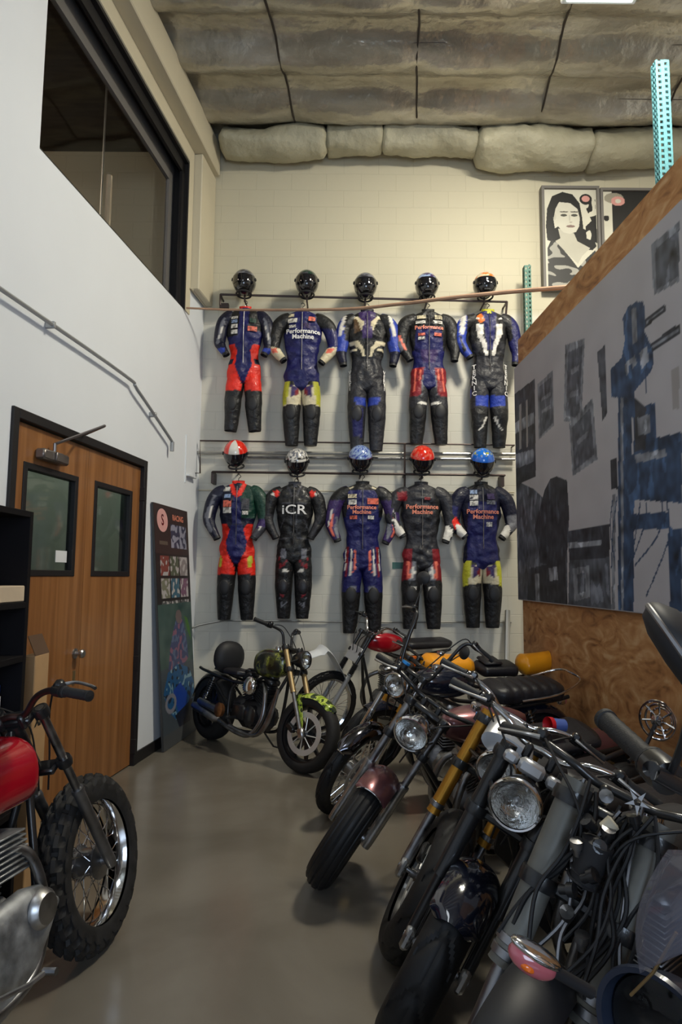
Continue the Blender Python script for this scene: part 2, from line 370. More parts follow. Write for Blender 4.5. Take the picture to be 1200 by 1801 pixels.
# storage rack and post in that room
rk = MB()
for (u, n) in ((1.35, -1.3), (1.35, -.9), (.75, -1.3), (.75, -.9)): lbox(rk, u - .015, u + .015, n - .015, n + .015, 4.05, 5.02)
for z in (4.45, 4.72, 5.0):
    for n in (-1.3, -.9): lbox(rk, .75, 1.35, n - .012, n + .012, z - .015, z + .015)
    for u in (.75, 1.35): lbox(rk, u - .012, u + .012, -1.3, -.9, z - .015, z + .015)
tag(rk.build('storage_rack', mat('rack_bronze', (.10, .08, .055), .5), sm=False), 'open bronze-coloured rack behind the mezzanine window', 'rack')
pb = MB(); pb.tube([LW(1.62, -.34, 4.05), LW(1.62, -.34, 5.15)], .028, 8); 
tag(pb.build('display_post', 'pine', sm=True), 'pale upright post standing behind the mezzanine window', 'post')
pb = MB(); pb.tube([LW(1.45, -.50, 4.05), LW(1.45, -.50, 6.2)], .010, 8)
tag(pb.build('hanging_rod', 'pipe'), 'thin bright rod rising to the ceiling behind the mezzanine window', 'rod')

# door: frame, two leaves with glass
dfm = MB(); 
lbox(dfm, DU0 - .05, DU0 + .012, -T, .018, 0, DZ + .05, .004); lbox(dfm, DU1 - .012, DU1 + .05, -T, .018, 0, DZ + .05, .004); lbox(dfm, DU0 + .012, DU1 - .012, -T, .018, DZ - .012, DZ + .05, .004)
struct(dfm.build('door_frame', 'black_trim', sm=False))['kind'] = 'structure'
def leaf(name, u0, u1, g0, g1, gz0, gz1, handle_u, closer):
    z0, z1 = .012, DZ - .02; n0, n1 = -.065, -.02
    d = MB()
    for a in ((u0, g0, z0, z1), (g1, u1, z0, z1), (g0, g1, z0, gz0), (g0, g1, gz1, z1)): lbox(d, a[0], a[1], n0, n1, a[2], a[3])
    o = struct(d.build(name, 'veneer', sm=False)); k = MB(); t = .035
    for (a, b, c, e) in ((g0 - t, g0 + .006, gz0 - t, gz1 + t), (g1 - .006, g1 + t, gz0 - t, gz1 + t), (g0, g1, gz0 - t, gz0 + .006), (g0, g1, gz1 - .006, gz1 + t)): lbox(k, a, b, n0 - .006, n1 + .008, c, e, .003)
    k.build('glass_bead', 'black_trim', o, sm=False)
    lbox(MB(), g0, g1, -.05, -.042, gz0, gz1).build('door_pane', 'door_glass', o, sm=False)
    if handle_u:
        h = MB(); c = LW(handle_u, n1, 1.04); h.lathe([(.036, 0), (.036, .008), (.018, .012), (.014, .035), (.030, .045), (.031, .062), (.022, .072), (.001, .073)], c, nL, 24); h.build('door_handle', 'brushed', o)
        h = MB(); lbox(h, handle_u - .018, handle_u + .018, n1, n1 + .004, .82, .92); h.build('lock_plate', 'brass', o, sm=False)
    if closer:
        h = MB(); lbox(h, u1 - .52, u1 - .22, n1, n1 + .07, 2.33, 2.40, .012); lbox(h, u1 - .42, u1 - .34, n1 + .07, n1 + .085, 2.335, 2.395, .004)
        ch = h.build('door_closer', 'closer', o); a = MB(); p = LW(u1 - .38, .02, 2.40)
        a.tube([p, LW(u1 - .38, .02, 2.46)], .012, 8); a.tube([LW(u1 - .38, .02, 2.455), LW(u1 - .50, .30, 2.60)], .010, 6); a.tube([LW(u1 - .50, .30, 2.60), LW(u1 - .74, .03, 2.60)], .010, 6)
        a.build('closer_arm', 'closer', ch)
    return o
DM = (DU0 + DU1) / 2
leaf('door_1', DM + .002, DU1 - .014, DM + .17, DU1 - .16, 1.62, 2.26, DM + .07, True)
leaf('door_2', DU0 + .014, DM - .002, DU0 + .20, DM - .14, 1.62, 2.27, None, False)
sg = MB(); lbox(sg, DM + .20, DM + .34, -.0419, -.040, 1.68, 1.76); o = sg.build('paper_notice', 'paper', sm=False); tag(o, 'small white notice stuck inside the left door window', 'notice')
# what shows through the door glass
rm = MB(); lbox(rm, 1.0, 4.2, -1.5, -1.4, 0, 4.0); lbox(rm, 1.0, 1.05, -1.5, -T, 0, 4.0); lbox(rm, 4.15, 4.2, -1.5, -T, 0, 4.0); lbox(rm, 1.0, 4.2, -1.5, -T, 3.9, 3.95)
struct(rm.build('wall_office', mat('office_wall', (.42, .43, .38), .7), sm=False))
struct(lbox(MB(), 1.0, 4.2, -1.5, -T, -.05, .0).build('floor_office', 'grey_frame', sm=False))
oc = MB(); lbox(oc, 3.1, 3.85, -1.38, -.95, 0, 2.15, .01); tag(oc.build('office_cabinet', mat('cabinet_dark', (.10, .12, .12), .5), sm=False), 'tall dark cabinet seen through the left door window', 'cabinet')
l = area('office_light', LW(2.4, -.7, 3.7), LW(2.4, -.7, 0), .8, .4, 15, (.9, 1, .85))
# hinges
for k, z in enumerate((2.30, 1.58, .85, .16)):
    h = MB(); lbox(h, DU0 - .002, DU0 + .018, -.02, .026, z - .06, z + .06, .003); o = h.build('door_hinge', 'black_trim', sm=False)
    tag(o, ['topmost', 'second', 'third', 'lowest'][k] + ' hinge on the right edge of the double door', 'hinge', 'door hinges')
for nme, a, b in (('baseboard_left', .001, DU0 - .05), ('baseboard_left_near', DU1 + .05, 11.2)):
    q = MB(); lbox(q, a, b, 0, .012, 0, .10); struct(q.build(nme, 'black_trim', sm=False))
# conduit on the left wall
cn = MB(); pts = [LW(7, .05, 3.22), LW(3.6, .05, 3.215), LW(1.95, .05, 3.20), LW(1.72, .05, 3.15), LW(1.0, .05, 2.90), LW(.92, .05, 2.86)]
cn.tube(pts, .014, 8, smooth=4); cn.tube([LW(.92, .05, 2.87), LW(.92, .05, 2.78)], .02, 8)
o = cn.build('conduit', 'conduit'); tag(o, 'grey conduit pipe running along the white left wall above the doors', 'conduit')
for u, z in ((3.0, 3.213), (1.35, 3.03)):
    q = MB(); lbox(q, u - .012, u + .012, 0, .066, z - .022, z + .022, .004); q.build('conduit_clip', 'conduit', o)
q = MB(); lbox(q, .42, .435, 0, .012, 2.55, 3.05); lbox(q, .20, .42, 0, .05, 2.62, 2.635)
tag(q.build('wall_bracket', 'white', sm=False), 'small white bracket on the left wall near the corner', 'bracket')

# ---------------------------------------------------------------- ceiling with sagging foil
cv = MB(); NX, NY = 120, 120; X0, X1, Y0, Y1 = -1.9, 5.8, 1.2, 7.09
rows = []
for j in range(NY + 1):
    y = Y0 + (Y1 - Y0) * j / NY; row = []
    for i in range(NX + 1):
        x = X0 + (X1 - X0) * i / NX
        fy = (y / .70) % 1; fx = ((x - .77 - .1 * (y - 6.5)) / 1.32) % 1
        sag = (.13 * math.sin(PI * min(1, fy / .62)) ** .8 if fy < .62 else -.02) * (0.45 + .55 * math.sin(PI * fx) ** .4)
        sag += .022 * noise.noise(Vector((x * 2, y * 5, 0))) + .012 * noise.noise(Vector((x * 6, y * 9, 3)))
        row.append(Vector((x, y, CEIL + .06 - sag)))
    rows.append(row)
cv.ringloft(rows, close=False, cap=False); struct(cv.build('ceiling', 'foil', ang=80))
struct(MB().box((1.0, -1.4, CEIL + .1), (9.8, 5.2, .1)).build('ceiling_near', 'foil', sm=False))
struct(MB().box((1.0, 1.6, CEIL + .3), (9.8, 11.4, .1)).build('ceiling_deck', 'grey_frame', sm=False))
# seams of tape along the foil and dark wire lines across it
for k in range(5):
    sm_ = MB(); pts = []
    for j in range(36):
        y = 1.4 + j * .155; x = .77 + 1.32 * (k - 1) + .1 * (y - 6.5) + .03 * noise.noise(Vector((k * 7.3, y * 2, 0)))
        fy = (y / .70) % 1; sag = (.13 * math.sin(PI * min(1, fy / .62)) ** .8 if fy < .62 else -.02) * .5
        pts.append((x, y, CEIL + .048 - sag + .01 * noise.noise(Vector((k, y * 4, 0)))))
    sm_.tube(pts, .011, 5); struct(sm_.build('trim_%d' % (5 + k), mat('seam_dark_%d' % k, (.045, .035, .028), .7)))
wr = random.Random(7)
for j in range(2, 11):
    for k in range(4):
        x = -1.4 + k * 1.30 + wr.random() * .4; y = .70 * j + (.02 if k % 2 else .30)
        q = MB(); L_ = .6 + wr.random() * .7; q.tube([(x, y, CEIL + .045), (x + L_ / 2, y + .004, CEIL + .042), (x + L_, y, CEIL + .045)], .004, 5)
        if y < 7.0: struct(q.build('trim_%d' % (10 + j * 4 + k), mat('wire_%d%d' % (j, k), (.06, .045, .035), .6)))
# insulation batts stuffed along the top of the back wall
for k, (a, b, r, dz) in enumerate(((-1.38, -.18, .155, .10), (-.20, .44, .15, .13), (.41, 1.50, .15, .10), (1.46, 2.75, .21, .06), (2.70, 4.3, .18, .02))):
    q = MB(); rings = []; n = 26
    for i in range(n + 1):
        t = i / n; x = a + (b - a) * t; e = min(1, (min(t, 1 - t) * (b - a) / .05) ** .5 + .55)
        ring = []
        for s_ in range(22):
            th = 2 * PI * s_ / 22; rr = r * e * (1 + .30 * noise.noise(Vector((x * 2.2, math.cos(th) + k, math.sin(th)))) + .10 * noise.noise(Vector((x * 12, math.cos(th) * 3, math.sin(th) * 3))))
            ring.append(Vector((x, YB - .24 + rr * 1.2 * math.cos(th), CEIL - .17 + dz + rr * math.sin(th) + .03 * math.sin(x * 2.1))))
        rings.append(ring)
    q.ringloft(rings); o = q.build('insulation_batt', 'batt', ang=80)
    tag(o, ['foil-ended insulation roll in the left corner above the back wall', 'short insulation roll second from the left above the back wall', 'smooth middle insulation roll above the back wall', 'thick insulation roll right of the middle above the back wall', 'rightmost insulation roll above the back wall, behind the blue post'][k], 'insulation', 'insulation rolls along the top of the back wall')
# ceiling lamp
t = empty('ceiling_lamp', 'fluorescent ceiling lamp at the top right edge of the picture', 'lamp', (2.11, 4.375, 6.42))
q = MB().box((0, 0, 0), (.62, 1.30, .10), bev=.01); q.build('lamp_housing', 'white', t, sm=False)
M['tube_on'] = mat('lamp_diffuser', (.9, .95, .9), .5, emis=((.80, 1, .90), 5.0))
MB().box((0, 0, -.055), (.54, 1.22, .012)).build('lamp_diffuser', 'tube_on', t, sm=False)

# ---------------------------------------------------------------- OSB partition, canvas print, steel uprights
dP = Vector((.048, -1, 0)).normalized(); nP = Vector((-1, -.048, 0)).normalized(); OP = Vector((1.745, 6.3, 0))
rotP = Matrix((dP, nP, Z)).transposed()
def PW(u, n, z): return OP + dP * u + nP * n + Z * z
def pbox(mb, u0, u1, n0, n1, z0, z1, bev=0, mi=0): return mb.box(PW((u0 + u1) / 2, (n0 + n1) / 2, (z0 + z1) / 2), (u1 - u0, n1 - n0, z1 - z0), rotP, bev, mi)
q = MB(); pbox(q, 0, 8.3, -.03, 0, 0, 3.95); pbox(q, 0, 8.3, -.12, -.03, 3.86, 3.95); struct(q.build('wall_partition', 'osb', sm=False))
# mural: shapes traced on the canvas in (u from its far edge, z)
def pcoord(x, y):
    d = fwd + rgt * ((x - 600) / FPX) - upv * ((y - 900.5) / FPX); o = Vector((0, 0, CAMH)); t = (OP - o).dot(nP) / d.dot(nP); p = o + d * t - OP
    return (p.dot(dP), p.z)
U1, ZC0, ZC1 = 4.3, 1.39, 3.66
bgc = (.47, .455, .475); GR = (.34, .32, .31); DK = (.030, .034, .044); MID = (.085, .094, .115); LT = (.20, .215, .245); BL = (.030, .062, .125)
shapes = [
 (MID, [(905, 840), (948, 860), (1008, 915), (1010, 1200), (905, 1200)]),
 (DK, [(905, 700), (950, 666), (952, 838), (905, 860)]), (LT, [(912, 745), (948, 725), (949, 745), (912, 765)]), (LT, [(912, 800), (948, 790), (949, 812), (912, 826)]),
 (GR, [(922, 712), (926, 710), (926, 790), (922, 792)]), (GR, [(934, 705), (937, 702), (938, 785), (935, 788)]),
 (LT, [(955, 676), (982, 652), (985, 748), (957, 774)]), (MID, [(958, 680), (980, 662), (983, 744), (960, 768)]), (LT, [(962, 700), (978, 690), (979, 696), (962, 706)]), (LT, [(963, 722), (978, 712), (979, 718), (963, 728)]),
 (LT, [(1005, 607), (1040, 595), (1034, 744), (1002, 741)]), (MID, [(1010, 620), (1036, 608), (1030, 736), (1006, 732)]), (LT, [(1015, 650), (1030, 642), (1029, 652), (1015, 660)]), (LT, [(1014, 690), (1028, 685), (1027, 696), (1013, 700)]),
 (MID, [(1062, 620), (1076, 607), (1080, 728), (1072, 740)]),
 (LT, [(1012, 746), (1054, 700), (1063, 808), (1018, 838)]), (MID, [(1017, 752), (1050, 718), (1057, 800), (1021, 828)]), (LT, [(1026, 775), (1046, 758), (1047, 766), (1027, 784)]),
 (LT, [(1160, 430), (1210, 390), (1210, 495), (1164, 520)]), (MID, [(1167, 438), (1210, 404), (1210, 486), (1169, 510)]),
 (DK, [(968, 862), (978, 842), (990, 838), (1008, 845), (1012, 905), (1010, 960), (1002, 1000), (960, 990), (950, 930)]),
 (DK, [(1010, 935), (1085, 922), (1085, 980), (1012, 985)]), (LT, [(1012, 955), (1070, 950), (1070, 958), (1012, 965)]), (MID, [(1012, 985), (1085, 980), (1088, 1090), (1010, 1080)]), (LT, [(1018, 1000), (1048, 995), (1050, 1050), (1022, 1058)]), (MID, [(1026, 1010), (1040, 1008), (1042, 1040), (1028, 1044)]),
 (DK, [(940, 1000), (1005, 985), (1010, 1075), (936, 1062)]), (LT, [(950, 1010), (958, 1008), (960, 1060), (952, 1060)]), (LT, [(975, 1000), (990, 996), (992, 1020), (977, 1022)]),
 (BL, [(1108, 560), (1118, 540), (1132, 531), (1146, 530), (1148, 560), (1148, 585), (1162, 612), (1164, 640), (1158, 655), (1130, 688), (1128, 1085), (1100, 1085), (1100, 700), (1088, 698), (1086, 650), (1106, 630), (1112, 600)]),
 (LT, [(1124, 545), (1132, 540), (1134, 600), (1126, 606)]), (LT, [(1112, 640), (1130, 625), (1134, 640), (1114, 662)]), (LT, [(1138, 620), (1152, 610), (1156, 635), (1142, 650)]), (BL, [(1118, 645), (1126, 640), (1127, 655), (1119, 660)]),
 (DK, [(1148, 562), (1184, 535), (1186, 548), (1148, 577)]), (LT, [(1150, 566), (1182, 542), (1182, 545), (1150, 570)]), (DK, [(1158, 605), (1200, 575), (1212, 570), (1212, 588), (1162, 620)]), (LT, [(1160, 609), (1210, 578), (1210, 581), (1162, 613)]),
 (BL, [(1128, 720), (1166, 708), (1170, 770), (1215, 760), (1215, 885), (1140, 880), (1128, 880)]), (DK, [(1130, 700), (1150, 716), (1150, 790), (1130, 795)]), (LT, [(1135, 735), (1158, 728), (1158, 760), (1136, 768)]), (LT, [(1130, 800), (1185, 790), (1188, 803), (1132, 815)]),
 (BL, [(1124, 905), (1190, 900), (1195, 930), (1124, 932)]), (bgc, [(1124, 735), (1128, 735), (1128, 800), (1125, 800)]), (DK, [(1086, 810), (1098, 806), (1100, 860), (1088, 860)]), (LT, [(1104, 700), (1109, 700), (1110, 1080), (1106, 1080)]),
 (BL, [(1190, 930), (1215, 930), (1215, 1110), (1194, 1100)]), (GR, [(1195, 650), (1210, 645), (1210, 720), (1197, 720)]),
 (LT, [(1090, 870), (1096, 868), (1094, 1080), (1088, 1080)]),
]
q = MB(); pbox(q, 0, U1, .001, .045, ZC0, ZC1, .004); cvs = q
cvs.col = [bgc] * len(cvs.v)
# the printed face as one fine sheet of points coloured by the shapes
sh = [(c, [pcoord(*p) for p in P]) for c, P in shapes]
curves = [[(1090, 880), (1086, 930), (1094, 985)], [(1098, 875), (1090, 940), (1088, 1000)], [(1140, 885), (1128, 960), (1118, 1000)], [(1150, 885), (1148, 920), (1126, 985)], [(1180, 885), (1172, 940), (1130, 995)], [(1188, 885), (1190, 950), (1150, 1050)], [(1150, 690), (1150, 640)]]
cvp = []
for c in curves:
    P = [pcoord(*p) for p in c]; P3, _ = smooth_path([Vector((a, b, 0)) for a, b in P], [1] * 3 if len(P) == 3 else [1, 1], 10); cvp.append(P3)
NU, NZ = 420, 250; vs = []; col = []; ub = [c for c in sh]; bbs = [(min(p[0] for p in P), max(p[0] for p in P), min(p[1] for p in P), max(p[1] for p in P)) for _, P in sh]
for i in range(NU + 1):
    t = i / NU; u = .008 + (U1 - .016) * (t * .45 + t * t * .55)
    for k in range(NZ + 1):
        z = ZC0 + .008 + (ZC1 - ZC0 - .016) * k / NZ; c = bgc
        for (cc, P), b in zip(sh, bbs):
            if b[0] <= u <= b[1] and b[2] <= z <= b[3] and inpoly(u, z, P):
                c = cc
        dk_ = sum(c) < .8; f = 1 + (.75 * noise.noise(Vector((u * 6, z * 9, 1))) + .65 * noise.noise(Vector((u * 22, z * 16, 4)))) if dk_ else 1 + .06 * noise.noise(Vector((u * 5, z * 5, 1)))
        if dk_ and noise.noise(Vector((u * 13, z * 5, 8))) > .30: f *= 1.9
        vs.append(PW(u, .047, z)); col.append(tuple(k2 * f for k2 in c))
for P3 in cvp:
    for a, b in zip(P3, P3[1:]):
        for s_ in range(8):
            p = a + (b - a) * s_ / 8; tt = (p[0] - .008) / (U1 - .016)
            if not 0 < tt < 1: continue
            t = (-.45 + math.sqrt(.2025 + 2.2 * tt)) / 1.1; i = round(t * NU); k = round((p[1] - ZC0 - .008) / (ZC1 - ZC0 - .016) * NZ)
            if 0 <= k <= NZ: col[i * (NZ + 1) + k] = BL
fs = [(i * (NZ + 1) + k, i * (NZ + 1) + k + 1, (i + 1) * (NZ + 1) + k + 1, (i + 1) * (NZ + 1) + k) for i in range(NU) for k in range(NZ)]
t = cvs.build('canvas_print', 'print', sm=False); tag(t, 'large blue-grey machine shop photograph print on the strand board wall', 'mural')
mf = MB().add(vs, fs); mf.col = col; mf.build('printed_face', 'mural', t, sm=True)
# blue perforated upright and the green one in the far corner
def upright(name, label, m, x, y, z0, z1, w_, d_):
    q = MB(); n = int((z1 - z0) / .05); hs = w_ * .16
    # face with holes: strips
    for sx in (-1, 1):
        pass
    for (cx, ww) in ((-w_ / 2 + w_ * .07, w_ * .14), (0, w_ * .26), (w_ / 2 - w_ * .07, w_ * .14)): q.box((x + cx, y, (z0 + z1) / 2), (ww, .004, z1 - z0))
    for s in (-1, 1):
        for k in range(n):
            zc = z0 + (k + .5) * .05; q.box((x + s * w_ * .245, y, zc + .0125 + (.012 if s > 0 else 0)), (w_ * .24, .004, .024))
    for s in (-1, 1):
        for (a, ww) in ((.004, .012), (d_ * .42, d_ * .22), (d_ * .86, d_ * .25)): q.box((x + s * w_ / 2, y + a + ww / 2, (z0 + z1) / 2), (.004, ww, z1 - z0))
        for k in range(n): q.box((x + s * w_ / 2, y + d_ / 2, z0 + (k + .5) * .05 + .012), (.004, d_, .024))
    q.box((x - w_ * .3, y + d_ * .95, (z0 + z1) / 2), (w_ * .4, .004, z1 - z0)); q.box((x + w_ * .3, y + d_ * .95, (z0 + z1) / 2), (w_ * .4, .004, z1 - z0))
    return tag(q.build(name, m, sm=False), label, 'rack post')
upright('rack_upright', 'turquoise perforated steel rack post rising above the strand board wall', 'teal', 2.62, 5.0, 0, 5.86, .11, .075)
upright('rack_upright', 'dark green perforated rack post in the corner beside the portrait panel', 'green_steel', 2.02, 6.85, 0, 5.0, .07, .07)

# framed panels high on the back wall
def panel(name, label, x0, x1, z0, z1, painter, n=(150, 260)):
    t = empty(name, label, 'poster', ((x0 + x1) / 2, YB - .06, z0)); w_, h_ = x1 - x0, z1 - z0; q = MB(); b = .03
    for (cx, cz, ww, hh) in ((-w_ / 2 + b / 2, h_ / 2, b, h_), (w_ / 2 - b / 2, h_ / 2, b, h_), (0, b / 2, w_ - 2 * b, b), (0, h_ - b / 2, w_ - 2 * b, b)): q.box((cx, 0, cz), (ww, .08, hh))
    q.build('frame', 'grey_frame', t, sm=False); MB().box((0, .01, h_ / 2), (w_ - 2 * b, .03, h_ - 2 * b)).build('backing_board', 'white', t, sm=False)
    vs = []; col = []
    for i in range(n[0] + 1):
        for k in range(n[1] + 1):
            a, c = i / n[0], k / n[1]; vs.append(((a - .5) * (w_ - 2 * b), -.012, b + c * (h_ - 2 * b))); col.append(painter(a, c))
    q = MB().add(vs, [(i * (n[1] + 1) + k, i * (n[1] + 1) + k + 1, (i + 1) * (n[1] + 1) + k + 1, (i + 1) * (n[1] + 1) + k) for i in range(n[0]) for k in range(n[1])]); q.col = col
    q.build('print', 'print', t); return t
def ell_(a, c, x, y, rx, ry): return ((a - x) / rx) ** 2 + ((c - y) / ry) ** 2 < 1
W_ = (.62, .60, .50); K_ = (.012, .012, .012); G_ = (.28, .27, .22)
hair = [(.05, .48), (.03, .62), (.06, .80), (.16, .93), (.36, .975), (.55, .95), (.68, .86), (.72, .72), (.74, .60), (.90, .55), (.98, .42), (.90, .38), (.60, .40), (.3, .44)]
face = [(.20, .60), (.17, .72), (.20, .82), (.30, .87), (.50, .86), (.64, .80), (.68, .70), (.66, .62), (.60, .565), (.48, .545), (.36, .56), (.26, .62)]
neck = [(.26, .60), (.30, .50), (.20, .47), (.45, .33), (.62, .24), (.70, .32), (.86, .40), (.62, .47), (.56, .55)]
jack = [(.05, .0), (.05, .40), (.12, .48), (.22, .47), (.48, .30), (.62, .20), (.75, .28), (.95, .38), (1, .3), (1, 0)]
def portrait(a, c):
    col = W_
    if inpoly(a, c, hair): col = K_
    if a > .70 and c > .42 and inpoly(a, c, [(.74, .88), (.98, .90), (1.0, .45), (.80, .5), (.78, .62), (.9, .68)]): col = K_ if noise.noise(Vector((a * 9, c * 14, 0))) > -.15 else W_
    if ell_(a, c, .80, .90, .12, .055): col = K_ if not ell_(a, c, .80, .905, .075, .032) else (.62, .30, .27)
    if ell_(a, c, .36, .40, 0, 1) if False else inpoly(a, c, jack): col = (.03, .03, .03) if noise.noise(Vector((a * 5 + c * 4, c * 17, 2))) < .22 else (.35, .34, .30)
    if inpoly(a, c, neck): col = (.50, .48, .40)
    if inpoly(a, c, face): col = (.60, .58, .49)
    if ell_(a, c, .20, .72, .03, .035): col = (.52, .50, .42)
    for ex in (.375, .575):
        if ell_(a, c, ex, .735, .062, .013): col = (.06, .06, .05)
        if ell_(a, c, ex + .005, .770, .085, .007): col = (.10, .09, .08)
    if ell_(a, c, .505, .665, .03, .008): col = (.40, .37, .31)
    if ell_(a, c, .50, .622, .085, .013): col = (.22, .15, .13)
    if .47 < a < .5 and .68 < c < .74: col = (.47, .45, .38)
    if inpoly(a, c, [(.30, .88), (.22, .80), (.18, .70), (.14, .78), (.2, .9)]): col = K_
    return col
panel('framed_panel', 'black and white portrait panel of a dark-haired person in a leather jacket', 2.24, 2.895, 4.80, 6.02, portrait)
def panel2(a, c):
    col = K_
    if a < .17: col = W_
    if a < .25 and c < .5: col = (.4, .38, .3)
    if ell_(a, c, .20, .93, .17, .055): col = (.30, .28, .22)
    if ell_(a, c, .27, .90, .12, .05): col = (.62, .30, .27)
    if ell_(a, c, .27, .90, .05, .022): col = W_
    if ell_(a, c, .06, .72, .05, .03): col = K_
    return col
panel('framed_panel', 'mostly black framed panel right of the portrait, cut off by the wall', 2.905, 3.62, 4.80, 6.0, panel2, (100, 160))

# ---------------------------------------------------------------- banner leaning on the left wall
def banner():
    a0, b0, b1 = LW(1.27, .03, 2.25), LW(1.0, .10, .004), LW(.12, .09, .004); a1 = a0 + (b1 - b0)
    t = empty('leaning_banner', 'tall dark banner board of race bikes leaning on the white wall right of the doors', 'banner', b0)
    ex = (b1 - b0); ez = (a0 - b0); nn = ex.cross(ez).normalized()
    if nn.x < 0: nn = -nn
    th = .02; q = MB(); vs = [b0, b1, a1, a0]; vs = [v - b0 for v in vs]; q.add(vs + [v - nn * th for v in vs], [(0, 1, 2, 3), (7, 6, 5, 4), (0, 4, 5, 1), (1, 5, 6, 2), (2, 6, 7, 3), (3, 7, 4, 0)])
    q.build('board', mat('banner_edge', (.05, .05, .05), .5), t, sm=False)
    def P(a, c, off=.002):
        lo = b0 + (b1 - b0) * a; hi = a0 + (a1 - a0) * a; return lo + (hi - lo) * c + nn * off - b0
    NA, NC = 130, 330; vs = []; col = []
    for i in range(NA + 1):
        for k in range(NC + 1):
            a, c = i / NA, k / NC; y = 1 - c
            n1 = noise.noise(Vector((a * 6, y * 22, 0))); n2 = noise.noise(Vector((a * 14, y * 40, 5)))
            if y < .20:
                cl = (.045, .028, .026)
                if .45 < a < .93 and .075 < y < .175: cl = (.30, .30, .38) if n2 > .0 else (.05, .05, .09)
                if .12 < a < .35 and .15 < y < .165: cl = (.12, .09, .07)
            elif y < .41:
                r = (y - .21) / .095; rr = r % 1; ca = (a - .12) / .28
                cl = (.025, .02, .02)
                if ca > 0 and ca % 1 < .88 and a < .94 and rr < .86 and ca < 3:
                    base = [(.22, .06, .05), (.10, .12, .08), (.25, .22, .22), (.20, .20, .14), (.06, .14, .20), (.20, .10, .16)][int(r) * 3 + int(ca)] if int(r) < 2 else (.1, .1, .1)
                    cl = base if n2 < .1 else (.45, .42, .42)
            else:
                k_ = (y - .41) / .59
                cl = (.055 + .04 * n1, .095 + .05 * n1, .085 + .04 * n1) if k_ < .45 else (.06, .075, .09)
                if inpoly(a, k_, [(.75, .10), (.85, .12), (.93, .2), (.95, .3), (.84, .22)]): cl = (.06, .16, .03)
                if inpoly(a, k_, [(.42, .18), (.55, .08), (.72, .14), (.8, .26), (.84, .42), (.62, .48), (.35, .50), (.22, .46), (.30, .30)]): cl = (.06, .07, .16) if n2 < .05 else ((.24, .10, .16) if n1 > 0 else (.10, .14, .24))
                if ell_(a, k_, .58, .10, .09, .05): cl = (.16, .12, .12)
                if inpoly(a, k_, [(.05, .62), (.2, .48), (.5, .44), (.85, .50), (.98, .62), (.96, .80), (.7, .88), (.4, .84), (.2, .76)]):
                    cl = (.02, .10, .24) if n2 < .15 else ((.20, .34, .42) if n1 > .05 else (.02, .03, .05))
                if inpoly(a, k_, [(.32, .62), (.55, .58), (.75, .68), (.7, .82), (.45, .78)]): cl = (.015, .06, .35)
                if ell_(a, k_, .25, .70, .16, .07) and not ell_(a, k_, .25, .70, .10, .04): cl = (.22, .22, .26)
                if inpoly(a, k_, [(.35, .80), (.92, .74), (.80, .92), (.5, .93)]): cl = (.012, .016, .03)
                if k_ > .90: cl = (.075, .08, .085)
            vs.append(P(a, c)); col.append(cl)
    q = MB().add(vs, [(i * (NC + 1) + k, i * (NC + 1) + k + 1, (i + 1) * (NC + 1) + k + 1, (i + 1) * (NC + 1) + k) for i in range(NA) for k in range(NC)]); q.col = col
    q.build('print', 'print', t)
    q = MB(); n = 40; q.add([P(.22 + .15 * math.cos(2 * PI * k / n), .935 + .048 * math.sin(2 * PI * k / n), .004) for k in range(n)], [tuple(range(n))]); q.build('round_emblem', 'pink_ink', t, sm=False)
    text_obj('emblem_lettering', 'S', .14, 'dark_red', t, lambda x, y: P(.22 + x * 1.15, .935 + y / 2.2, .006), bold=.002)
    text_obj('heading_lettering', 'RACING', .075, 'salmon_ink', t, lambda x, y: P(.68 + x * 1.2, .955 + y / 2.2, .004), bold=.002)
banner()

# ---------------------------------------------------------------- black bookcase on the left and what is on it
bx0 = -1.96; bx1 = -1.50; by1 = 3.18; by0 = 2.2; bh = 1.90
t = empty('bookcase', 'black open bookcase standing at the left edge before the doors', 'bookcase', ((bx0 + bx1) / 2, (by0 + by1) / 2, 0)); oc = t.location
rel = lambda x, y, z: (x - oc.x, y - oc.y, z)
for y in (by0 + .015, by1 - .015): MB().box(rel((bx0 + bx1) / 2, y, bh / 2), (bx1 - bx0, .03, bh), bev=.002).build('side_panel', 'shelf_black', t, sm=False)
for z, m_ in ((.05, 0), (.50, 0), (.86, 0), (1.20, 0), (1.452, 0), (1.885, 0)): MB().box(rel((bx0 + bx1) / 2, (by0 + by1) / 2, z), (bx1 - bx0, by1 - by0 - .06, .03), bev=.002).build('shelf', 'shelf_black', t, sm=False)
MB().box(rel(bx0 + .006, (by0 + by1) / 2, bh / 2), (.012, by1 - by0 - .06, bh - .02)).build('back_panel', 'shelf_black', t, sm=False)
q = MB().box((-1.555, 2.69, 1.506), (.10, .90, .075), bev=.004); o = q.build('pine_board', 'pine', sm=False); tag(o, 'pale pine plank across the front of the black bookcase', 'plank')
q = MB(); q.ell((-1.72, 2.98, 1.552), (.10, .13, .085), 18, 10); 
tag(q.build('paper_bag', mat('brown_bag', (.22, .13, .08), .6, bump=(20, .8, .02))), 'crumpled brown bag behind the pine plank on the bookcase', 'bag')
rr = random.Random(2)
for k in range(3):
    q = MB(); q.tube([(-1.55 - .02 * k, 2.74 + .07 * k, 1.545), (-1.55 - .02 * k, 2.74 + .07 * k, 1.60), (-1.55 - .02 * k, 2.74 + .07 * k, 1.605), (-1.55 - .02 * k, 2.74 + .07 * k, 1.63)], [.022, .022, .010, .010], 14)
    tag(q.build('small_jar', ['paper', 'blue_plastic', 'paper'][k]), ['left', 'blue middle', 'right'][k] + ' small jar of three on the pine plank', 'jar', 'small jars on the pine plank')
